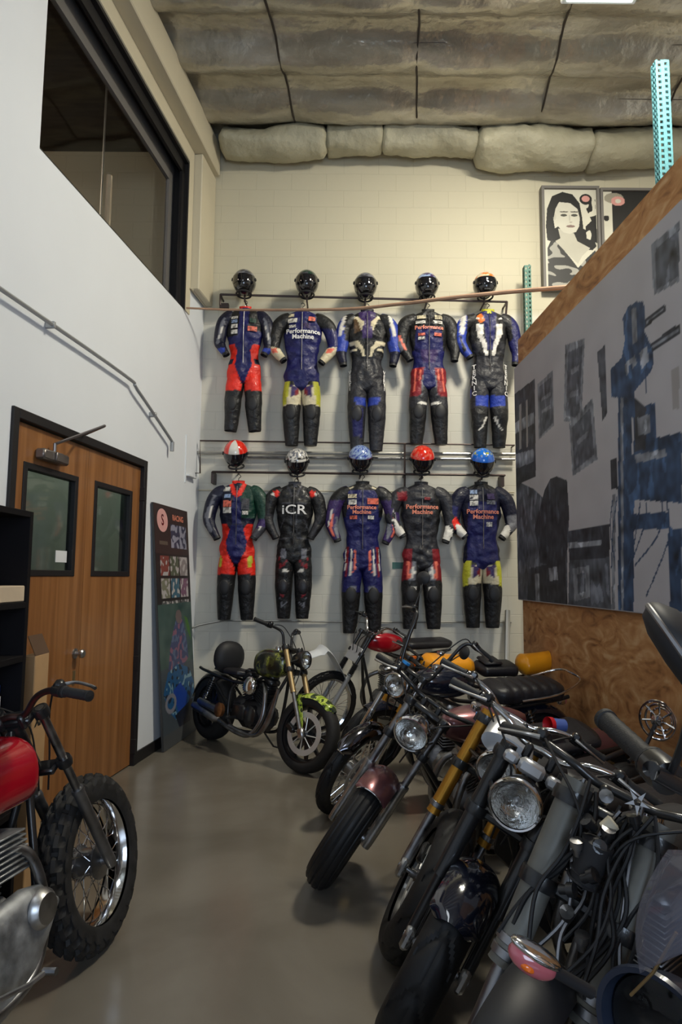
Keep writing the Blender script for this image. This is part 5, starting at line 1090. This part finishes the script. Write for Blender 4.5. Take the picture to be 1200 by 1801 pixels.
# maroon bobber: ribbed tyre, gold rim, round chrome headlight
m = Moto('maroon custom motorcycle with a ribbed front tyre, gold rim and big round chrome headlight', .0, 3.68, 204, 19, 45, L=1.66, Rf=.335, Rr=.32, wf=.15, wr=.14, tread='rib', rim='gold_rim', spokes='wire', twin=False, group=None, fl=.72)
m.base(eng='vtwin', seatz=.63, wrap='black_metal'); m.fork(slider='brushed', tube='steel', low=.30, rs=.028)
XF = m.wheel_angle_X(); m.fender(XF, .335, .180, -62, 10, 'maroon', edge='chrome', gap=.022, tip=.15, crown=.42)
m.headlight(.61, .14, .090, shell='chrome'); m.bars(LOW, m='black_metal', res=(0, 'blue_cap'))
m.tank(-.48, -1.06, .85, .13, .10, 'maroon'); s_ = m.seat(-1.16, -1.58, .685, .15, .035, kick=.03)
q = MB(); q.tube([(-1.38 - .20 * math.cos(a_) * 1.0, .150 * math.sin(a_), .712) for a_ in [2 * PI * i / 30 - PI / 2 for i in range(16)]], .006, 6); m.b(q, 'seat_piping', 'silver', s_)
m.fender(m.XR, .32, .20, -75, 30, 'maroon', 'rear_fender', gap=.06); m.tail(-2.03, .52)

# far bike with tall bars and a black-chrome fender
m = Moto('black motorcycle with tall black handlebars, ribbed black seat and polished front fender', .06, 4.64, 198, 11, 36, L=1.42, Rf=.33, Rr=.32, wf=.10, wr=.14, rake=30, tread='street', rim='chrome', spokes='wire', fl=.76, drum=True)
m.base(eng='twin', seatz=.74); m.fork(slider='chrome', tube='chrome', low=.36, rs=.023, rt=.018)
m.fender(m.wheel_angle_X(), .33, .13, -50, 40, mat('black_chrome', (.12, .12, .14), .1, 1), edge='chrome', gap=.03, tip=.6)
q = MB()
for sy in (-1, 1): q.tube([(.02, sy * .10, .0), (.16, sy * .07, .26)], .006, 6); q.tube([(.02, sy * .10, .0), (.02, sy * .08, .35)], .006, 6)
m.f(q, 'fender_stay', 'chrome')
m.headlight(.64, .12, .080, shell='chrome'); m.bars(APE, m='black_metal', mirror=(-1,), a0=.76)
m.tank(-.42, -.90, .90, .13, .10, 'black_gloss'); s_ = m.seat(-.98, -1.62, .80, .155, .068, ribs=8, kick=.0)
q = MB()
for sy in (-1, 1): q.tube([(-1.20, sy * .165, .78), (-1.48, sy * .185, .82), (-1.70, sy * .13, .89), (-1.73, 0, .90)], .008, 8, smooth=4)
m.b(q, 'grab_rail', 'chrome'); m.fender(m.XR, .32, .16, -70, 30, 'black_gloss', 'rear_fender', gap=.06); m.tail(-1.66, .70)

# yellow bike at the back
m = Moto('yellow-orange cafe racer motorcycle with black seat, furthest back of the right-hand row', .26, 5.50, 192, 10, 20, L=1.38, Rf=.31, Rr=.31, wf=.11, wr=.15, tread='street', spokes='cast', rim='black_metal', fl=.70, nsp=6)
m.base(eng='four', seatz=.76); m.fork(slider='gold', tube='gold', usd=True, rs=.027)
m.headlight(.60, .12, .08, shell='black_metal', rim='black_metal'); m.bars(DRAG, m='black_metal', mirror=(1,))
m.tank(-.38, -.84, .90, .15, .095, 'yellow', shape='box'); m.seat(-.86, -1.22, .86, .13, .05, p=3)
m.seat(-1.24, -1.58, .885, .13, .085, m='yellow', kick=.04, name='tail_cowl', w1=.45, p=2.1)
q = MB().box((-.98, 0, .925), (.16, .20, .03), bev=.014); m.b(q, 'seat_pad', 'leather'); m.fender(m.wheel_angle_X(), .31, .12, -40, 20, 'black_gloss', gap=.02)

# gold-forked bike with silver headlight cowl
m = Moto('motorcycle with gold inverted forks and a silver headlight cowl, third row from the camera', .30, 3.04, 214, 18, 42, L=1.40, Rf=.33, Rr=.31, wf=.165, wr=.17, rake=25, tread='street', spokes='cast', rim='black_metal', nsp=5, fl=.74, twin=True, half=.122)
m.base(eng='twin', em='black_matte', ef='black_metal', ec='black_metal', seatz=.62, exm='black_metal'); m.fork(slider='gold', tube='steel', usd=True, rs=.029, rt=.021, low=.26, bands=(.30, .50), clamps=(.50, .72))
m.headlight(.575, .14, .080, shell='silver', rim='chrome')
q = MB(); rings = []
for i in range(14):
    t = i / 13; rings.append((.13 - .22 * t, .665 + .07 * math.sin(t * PI * .6), .115 * (1 - .25 * t), .035 + .035 * math.sin(PI * min(1, t * 1.1 + .1)), 2.2))
q.sloft(rings, 24); m.f(q, 'headlight_cowl', 'silver')
m.bars(FLAT, m='chrome'); m.tank(-.38, -.80, .73, .11, .08, 'black_matte', shape='box'); m.seat(-.84, -1.24, .64, .10, .03)
q = MB()
for k in range(3): r_ = .105 - .022 * k; q.tube([Vector((-1.58 - .02 * k, r_ * math.cos(a_), .86 + r_ * math.sin(a_))) for a_ in [2 * PI * i / 30 for i in range(31)]], .007, 6)
for k in range(7): a_ = 2 * PI * k / 7; q.tube([(-1.60, .03 * math.cos(a_), .86 + .03 * math.sin(a_)), (-1.59, .10 * math.cos(a_), .86 + .10 * math.sin(a_))], .006, 6)
q.lathe([(.001, -.02), (.03, -.015), (.035, .02), (.02, .05), (.001, .05)], (-1.58, 0, .86), (-1, 0, 0), 18); m.b(q, 'chrome_tail_ring', 'chrome')
q = MB(); q.tube([(-1.40, 0, .64), (-1.52, 0, .70), (-1.57, 0, .84)], .012, 8, smooth=4); m.b(q, 'tail_ring_stay', 'black_metal')

# big black bike with black fender, closer
m = Moto('black motorcycle with a glossy black front fender and silver block above its round headlight', .28, 2.49, 207, 15, 38, L=1.42, Rf=.32, Rr=.31, wf=.15, wr=.18, rake=25, tread='street', spokes='cast', rim='black_metal', nsp=5, fl=.74, twin=True, half=.108, calm='steel')
m.base(eng='four', em='black_matte', ef='black_metal', ec='black_metal', seatz=.68, exm='steel'); m.fork(slider='black_metal', tube='black_metal', usd=True, rs=.030, rt=.021, low=.24, clamps=(.50, .72))
m.fender(m.wheel_angle_X(), .32, .18, -58, 26, 'black_gloss', gap=.03, crown=.42, tip=.4)
q = MB()
for sy in (-1, 1): q.box((-.01, sy * .092, .16), (.05, .008, .26), bev=.003)
m.f(q, 'fender_bracket', 'black_metal')
m.headlight(.61, .13, .086, shell='black_metal', rim='chrome', tilt=-4)
q = MB(); q.box((.11, -.005, .735), (.06, .09, .05), bev=.012); q.box((.11, -.08, .735), (.045, .05, .04), bev=.01); q.box((.10, .075, .73), (.045, .05, .04), bev=.01); m.f(q, 'instrument_block', 'silver')
m.bars(FLAT, m='chrome'); m.tank(-.36, -.84, .78, .13, .085, 'black_matte', shape='box')
q = MB(); q.box((-.30, .12, .66), (.10, .05, .15), bev=.02); m.b(q, 'radiator_shroud', 'dark_red'); m.seat(-.88, -1.30, .70, .11, .035); m.tail(-1.52, .70)

# gray-forked bike
m = Moto('stripped motorcycle with thick grey fork tubes, bare cables and a dark grey front fender', .35, 1.80, 215, 11, 20, L=1.45, Rf=.33, Rr=.32, wf=.12, wr=.16, rake=26, tread='street', spokes='wire', rim='black_metal', fl=.76, half=.108, twin=False)
m.base(eng='single', em='black_matte', ef='cast', ec='steel', seatz=.80, exm='steel', exs=(-1,)); m.fork(slider='grey_fork', tube='steel', usd=True, rs=.042, rt=.026, low=.27, bands=(.30, .335), clamps=(.50, .73), clamp='black_metal')
m.fender(m.wheel_angle_X(), .33, .16, -55, 48, 'fender_dark', gap=.018, crown=.35, tip=.6)
q = MB()
for k in range(6): q.lathe([(.042, 0), (.047, .004), (.042, .008)], (.04, 0, .56 + .020 * k), (.3, 0, 1), 26)
q.lathe([(.001, -.01), (.040, 0), (.040, .11), (.001, .12)], (.04, 0, .56), (.3, 0, 1), 22); m.f(q, 'finned_regulator', 'black_matte')
q = MB()
for k in range(5): a_ = k * 1.256; q.ringloft([[Vector((.08, .05, .80)) + Vector((0, .010 * math.cos(a_ - .6), .010 * math.sin(a_ - .6))), Vector((.08, .05, .80)) + Vector((0, .010 * math.cos(a_ + .6), .010 * math.sin(a_ + .6))), Vector((.085, .05 + .032 * math.cos(a_), .80 + .032 * math.sin(a_)))]] * 1 + [[Vector((.09, .05, .80)) + Vector((0, .010 * math.cos(a_ - .6), .010 * math.sin(a_ - .6))), Vector((.09, .05, .80)) + Vector((0, .010 * math.cos(a_ + .6), .010 * math.sin(a_ + .6))), Vector((.09, .05 + .032 * math.cos(a_), .80 + .032 * math.sin(a_)))]])
m.f(q, 'star_bracket', 'silver')
q = MB(); q.lathe([(.001, 0), (.018, 0), (.020, .03), (.012, .034)], (.06, .0, .70), (0, .5, 1), 16); m.f(q, 'brass_cap', mat('cream_cap', (.55, .5, .38), .4))
rc = random.Random(5)
for k in range(16):
    q = MB(); p = [Vector((.01 + .06 * rc.random(), -.10 + .20 * rc.random(), .76 + .05 * rc.random()))]
    for j in range(4): p.append(p[-1] + Vector((.04 * (rc.random() - .4), .10 * (rc.random() - .5), -.09 - .03 * rc.random())))
    q.tube(p, .0045 + .002 * rc.random(), 6, smooth=5); m.f(q, 'control_cable', ['cable', 'cable', 'cable', 'cable', 'steel'][k % 5])
for k in range(10):
    q = MB(); c = Vector((.03 + .06 * rc.random(), -.08 + .16 * rc.random(), .42 + .36 * rc.random())); q.lathe([(.001, 0), (.012, 0), (.012, .02), (.018, .022), (.018, .04), (.001, .042)], c, (rc.random(), rc.random() - .5, rc.random()), 10); m.f(q, 'banjo_fitting', ['steel', 'black_metal', 'black_metal'][k % 3])
m.bars(LOW, m='black_metal', a0=.80, res=(1, 'black_metal')); m.tank(-.40, -.86, .85, .12, .085, 'black_matte', shape='box'); m.seat(-.90, -1.4, .78, .11, .04)

# nearest bike on the right: small screen, indicator, mirror
m = Moto('nearest motorcycle at the bottom right corner with smoked screen, black mirror and chrome indicator', .50, 1.06, 208, 7, 8, L=1.48, Rf=.34, Rr=.33, wf=.11, wr=.15, rake=27, tread='street', spokes='wire', rim='black_metal', fl=.76, half=.10)
m.base(eng='twin', em='black_matte', ef='black_metal', ec='black_metal', seatz=.80, exm='black_metal'); m.fork(slider='black_metal', tube='steel', low=.3)
m.tank(-.46, -.95, .96, .15, .11, 'cowl_blue', shape='box'); m.seat(-.95, -1.65, .88, .13, .05)
IW = (m.t.matrix_world @ m.X).inverted(); IB = m.t.matrix_world.inverted()
def iw(x, y, Y): return IW @ pix(x, y, Y)
ge, gr_ = iw(1066, 1266, 1.22), iw(1196, 1388, .98); d_ = (gr_ - ge).normalized(); gi = ge + d_ * .165
cb = Vector((-.05, 0, .80)); q = MB(); q.tube([ge, gi, gi + d_ * .06, cb + Vector((.0, -.05, .06)), cb, cb + Vector((0, .05, .06)), Vector((gi.x, -gi.y, gi.z)) + Vector((0, .06, 0)), Vector((ge.x, -ge.y, ge.z))], .012, 12, smooth=5); m.f(q, 'handlebar', 'black_metal')
for sy in (1, -1):
    f_ = lambda v: Vector((v.x, v.y * sy, v.z)); q = MB(); pr = [(.001, -.006), (.014, -.006), (.020, -.004), (.020, .006), (.0175, .008)]
    for k in range(15): pr.append((.0180 if k % 2 else .0170, .012 + .145 * k / 14))
    pr += [(.026, .162), (.026, .168), (.001, .169)]; q.lathe(pr, f_(ge), f_(d_), 20); m.f(q, 'grip', 'grip')
    q = MB(); q.lathe([(.012, 0), (.026, .004), (.028, .03), (.026, .05), (.014, .054)], f_(gi), f_(d_), 16, cap=True); m.f(q, 'switch_housing', 'black_metal')
# mirror
mc_ = iw(1208, 1146, .93); ax_ = (IW.to_3x3() @ (rgt * .80 + upv * .55 - fwd * .28)).normalized(); ms = MB(); ms.tube([gi + d_ * .05, gi + d_ * .05 + (mc_ - gi) * .5, mc_], .006, 8, smooth=4); o_ = m.f(ms, 'mirror_stem', 'black_metal')
q = MB(); q.lathe([(.001, .034), (.030, .031), (.055, .022), (.074, .008), (.080, 0), (.0805, -.004)], mc_, ax_, 40); m.f(q, 'mirror_shell', 'black_matte', o_)
q = MB(); q.lathe([(.0805, -.004), (.082, -.006), (.081, -.010), (.078, -.012)], mc_, ax_, 40); m.f(q, 'mirror_rim', 'steel', o_)
q = MB(); q.lathe([(.078, -.010), (.070, -.022), (.045, -.030), (.001, -.032)], mc_, ax_, 40); m.f(q, 'mirror_face', 'black_matte', o_)
# indicator on its stalk
c0 = iw(938, 1686, 1.30); c1 = iw(1040, 1745, 1.34); sx_ = (c1 - c0).normalized()
q = MB(); q.tube([c0 + sx_ * .03, c0 + sx_ * .05, c1], [.016, .011, .012], 12); st_ = m.f(q, 'indicator_stalk', 'black_matte')
lx = (iw(975, 1690, 1.30) - iw(893, 1640, 1.30)).normalized(); ly = (iw(960, 1735, 1.30) - iw(975, 1690, 1.30)); ly = (ly - lx * ly.dot(lx)).normalized(); lz = lx.cross(ly); RM = Matrix((lx, ly, lz)).transposed()
q = MB(); q.ell(c0 + ly * .004, (.050, .026, .026), 22, 12, RM); m.f(q, 'indicator_lens', 'redlens', st_)
q = MB(); q.ell(c0 - ly * .012, (.054, .014, .029), 22, 12, RM); m.f(q, 'indicator_shell', 'chrome', st_)
q = MB(); q.ell(c0 + ly * .012 + lx * -.01 - lz * .012, (.018, .010, .016), 14, 8, RM); m.f(q, 'indicator_bulb', 'amber', st_)
# headlight cowl and smoked screen
cc_ = iw(1165, 1835, 1.42); fx = (IW.to_3x3() @ Vector((-.80, -.55, -.05))).normalized()
q = MB(); q.lathe([(.135, -.004), (.142, .006), (.140, .016), (.128, .014), (.120, -.02), (.105, -.07), (.07, -.12), (.001, -.13)], cc_, fx, 40); m.f(q, 'headlight_cowl', 'cowl_blue')
q = MB(); q.lathe([(.118, .0), (.09, .016), (.05, .024), (.001, .026)], cc_ - fx * .01, fx, 36); m.f(q, 'headlight_glass', 'lens')
q = MB(); q.lathe([(.01, -.09), (.06, -.06), (.115, .0)], cc_ - fx * .012, fx, 36); m.f(q, 'headlight_reflector', 'black_metal')
q = MB(); rows = []
for i in range(17):
    t = i / 16; yy = 1496 + 215 * t; le = 1128 + 50 * (1 - t) ** 2.2 - 14 * math.sin(t * PI) ; row = []
    for k in range(15):
        c = k / 14; row.append(iw(le + c * 260, yy + 46 * math.sin(c * PI) * (.5 - t) - 60 * c, 1.16 - .10 * math.sin(c * PI)))
    rows.append(row)
vs = [v for r_ in rows for v in r_]; q.add(vs, [(i * 15 + k, i * 15 + k + 1, (i + 1) * 15 + k + 1, (i + 1) * 15 + k) for i in range(16) for k in range(14)])
o_ = m.f(q, 'smoked_screen', 'screen'); sd = o_.modifiers.new('thickness', 'SOLIDIFY'); sd.thickness = .003
q = MB(); q.tube([iw(1190, 1640, 1.22), iw(1150, 1710, 1.26), iw(1110, 1750, 1.32)], .003, 8); m.f(q, 'screen_bracket', 'brass')
q = MB(); q.sloft([(0, 0, .02, .02, 3), (.02, 0, .055, .04, 3), (.12, 0, .06, .045, 3), (.14, 0, .02, .02, 3)], 20); o_ = q.build('instrument_cluster', 'black_matte', m.t, X=m.X @ Matrix.Translation((-.02, 0, .78)))
M_END = True

# camouflage cruiser by the back wall
m = Moto('green camouflage cruiser with a bright camo front fender parked under the suits', -.30, 5.52, -48, 8, 14, L=1.45, Rf=.305, Rr=.31, wf=.125, wr=.18, rake=27, tread='flat', spokes='cast', rim='black_metal', nsp=10, fl=.74, twin=False, dside=-1, discr=.172, discin=.128, hubm='black_metal', tyre='rubber_grey', half=.10)
m.base(eng='vtwin', em='black_matte', ef='black_metal', ec='black_metal', seatz=.64, exm='steel', exs=(-1,)); m.fork(slider='brass', tube='steel', usd=True, rs=.024, rt=.018, low=.34, clamps=(.54, .74), clamp='black_metal')
m.fender(m.wheel_angle_X(), .305, .14, -38, 48, 'camo_bright', gap=.025, tip=.7)
q = MB().add([(0, -.075, .0), (.0, -.075, .32), (.06, -.075, .32), (.03, -.075, .12), (0, -.07, .0), (.0, -.07, .32), (.06, -.07, .32), (.03, -.07, .12)], [(0, 1, 2, 3), (7, 6, 5, 4), (0, 3, 7, 4), (1, 5, 6, 2), (2, 6, 7, 3), (0, 4, 5, 1)]); m.f(q, 'fender_bracket', 'camo_bright', sm=False)
m.tank(-.34, -.86, .83, .165, .13, 'camo'); m.seat(-.92, -1.22, .68, .13, .035)
q = MB(); q.sloft([(-1.24 - .02 * k, .80, .17 * math.sin(PI * (k + .7) / 8.4) ** .4, .16 * math.sin(PI * (k + .7) / 8.4) ** .5, 2.3) for k in range(8)], 24); m.b(q, 'sissy_backrest', 'black_matte')
m.headlight(.60, .11, .075, shell='black_metal', rim='black_metal'); m.bars([(0, 0, 0), (0, .05, .0), (.02, .07, .10), (0, .13, .15), (-.07, .32, .22)], m='black_metal', gm='grip', lever=False)
m.fender(m.XR, .31, .20, -80, 25, 'black_metal', 'rear_fender', gap=.035)
q = MB(); q.ell((-.68, -.15, .60), (.085, .05, .085), 24, 12); m.b(q, 'air_cleaner', 'chrome')
q = MB()
for k in range(2): q.tube([(-.30, -.12, .62), (-.36 - .02 * k, -.14, .34), (-.52, -.16, .20), (-.9, -.17, .22)], .016, 8, smooth=5)
m.b(q, 'crash_bar', 'steel'); q = MB(); q.lathe([(.001, 0), (.06, .004), (.065, .04), (.04, .05), (.001, .052)], (-1.02, -.19, .34), (0, -1, 0), 22); m.b(q, 'copper_cover', 'rust')
q = MB(); q.tube([(-1.45, -.17, .36), (-1.1, -.19, .33)], .035, 14); m.b(q, 'tail_pipe', 'steel')

# old motocross bike against the back wall
m = Moto('vintage dirt motorcycle with red tank and high white front fender against the back wall', -.17, 6.50, 206, 10, 10, L=1.36, Rf=.345, Rr=.32, wf=.075, wr=.10, rake=29, tread='knob', rim='chrome', spokes='wire', fl=.80, half=.085, disc=False, drum=True)
m.base(eng='single', seatz=.80, exs=(-1,)); m.fork(slider='silver', tube='black_metal', low=.34, rs=.023, rt=.016, gaiter=.5)
q = MB(); top = []
for i in range(21):
    t = i / 20; x = .36 - .60 * t; z = (.60 - .10 * (1 - t) ** 2 * 1.2) if t < .5 else .60 - 1.2 * (t - .5) ** 1.4; w_ = (.085 if t < .45 else .105) * min(1, .35 + 3 * min(t, 1 - t + .15)); top.append([Vector((x, w_ * c, z - .022 * c * c)) for c in (-1, -.6, -.2, .2, .6, 1)] + [Vector((x, w_ * c, z - .022 * c * c - .004)) for c in (1, .6, .2, -.2, -.6, -1)])
q.ringloft(top); ofs = Matrix.Translation((0, 0, m.o['Rf'])); q.build('front_fender', 'white', m.t, X=ofs)
m.bars(MX, m='chrome', a0=.84); m.tank(-.40, -.82, .96, .11, .10, 'red', shape='tear'); m.seat(-.80, -1.40, .92, .11, .045); m.fender(m.XR, .32, .13, -60, 20, 'white', 'rear_fender', gap=.10)
q = MB(); q.box((-.86, .10, .74), (.26, .02, .17), bev=.01); m.b(q, 'side_panel', 'amber'); q = MB(); q.box((.02, 0, .90 - .32), (.01, .18, .15), bev=.004)
m.f(q, 'number_plate', 'silver')

# red-tank dirt tracker in the left foreground
m = Moto('old dirt motorcycle with glossy red tank and knobbly front tyre at the left edge', -1.035, 2.97, 77, 7, 6, L=1.38, Rf=.345, Rr=.33, wf=.135, wr=.12, rake=29, tread='knob', rim='chrome', spokes='wire', fl=.80, half=.092, disc=False, drum=True, tyre='rubber_grey')
RED = m
m.base(eng='single', em='worn_alloy', ef='worn_alloy', ec='worn_alloy', seatz=.78, exs=(-1,)); m.fork(slider='cast', tube='steel', low=.36, rs=.024, rt=.017, clamps=(.55, .80))
m.bars([(0, 0, 0), (0, .06, 0), (-.01, .15, .08), (-.05, .26, .12), (-.12, .42, .12)], m=mat('brown_bar', (.09, .05, .045), .35, .8), a0=.83, grip=.13)
m.tank(-.42, -.88, .865, .155, .125, 'red', shape='box'); m.seat(-.86, -1.45, .84, .12, .05)
q = MB(); q.sloft([(x_, .36 + dz_, .055, h_, 2.4) for x_, dz_, h_ in ((-.38, .06, .02), (-.42, .04, .09), (-.50, .0, .15), (-.62, -.03, .17), (-.74, -.04, .17), (-.88, -.03, .14), (-1.0, -.01, .08), (-1.04, 0, .02))], 24); 
for v in q.v: v.y -= .12; v.x -= .07; v.z -= .03
m.b(q, 'engine_side_case', 'worn_alloy'); q = MB(); q.lathe([(.001, .03), (.05, .028), (.065, .012), (.068, 0)], (-.54, -.17, .40), (0, -1, 0), 24); m.b(q, 'points_cover', 'brushed')
for k in range(8): q = MB(); q.box((-.60 - .004 * k, 0, .53 + .019 * k), (.22, .21, .007), bev=.002); m.b(q, 'cooling_fin', 'worn_alloy')
q = MB(); q.tube([(-.80, -.20, .25), (-.68, -.22, .23), (-.62, -.24, .24)], .009, 8); q.tube([(-.62, -.23, .24), (-.62, -.28, .24)], .012, 8); m.b(q, 'gear_lever', 'steel')

# red and blue cup left on the bikes
c = pix(992, 1276, 3.95); q = MB(); d = Vector((-1, -.35, .10)).normalized()
q.lathe([(.036, .0), (.042, .10), (.044, .10), (.044, .095)], c, d, 24); q.lathe([(.001, .0), (.037, .0)], c, d, 24); o = q.build('cup', mat('blue_cup', (.10, .16, .45), .35)); tag(o, 'small blue cup with a red rim lying on the round bobber seat', 'cup')
q = MB(); q.lathe([(.030, .02), (.040, .10), (.047, .115), (.045, .085)], c, d, 24); q.lathe([(.001, .02), (.03, .02)], c, d, 24); q.build('red_rim', 'red_matte', o)
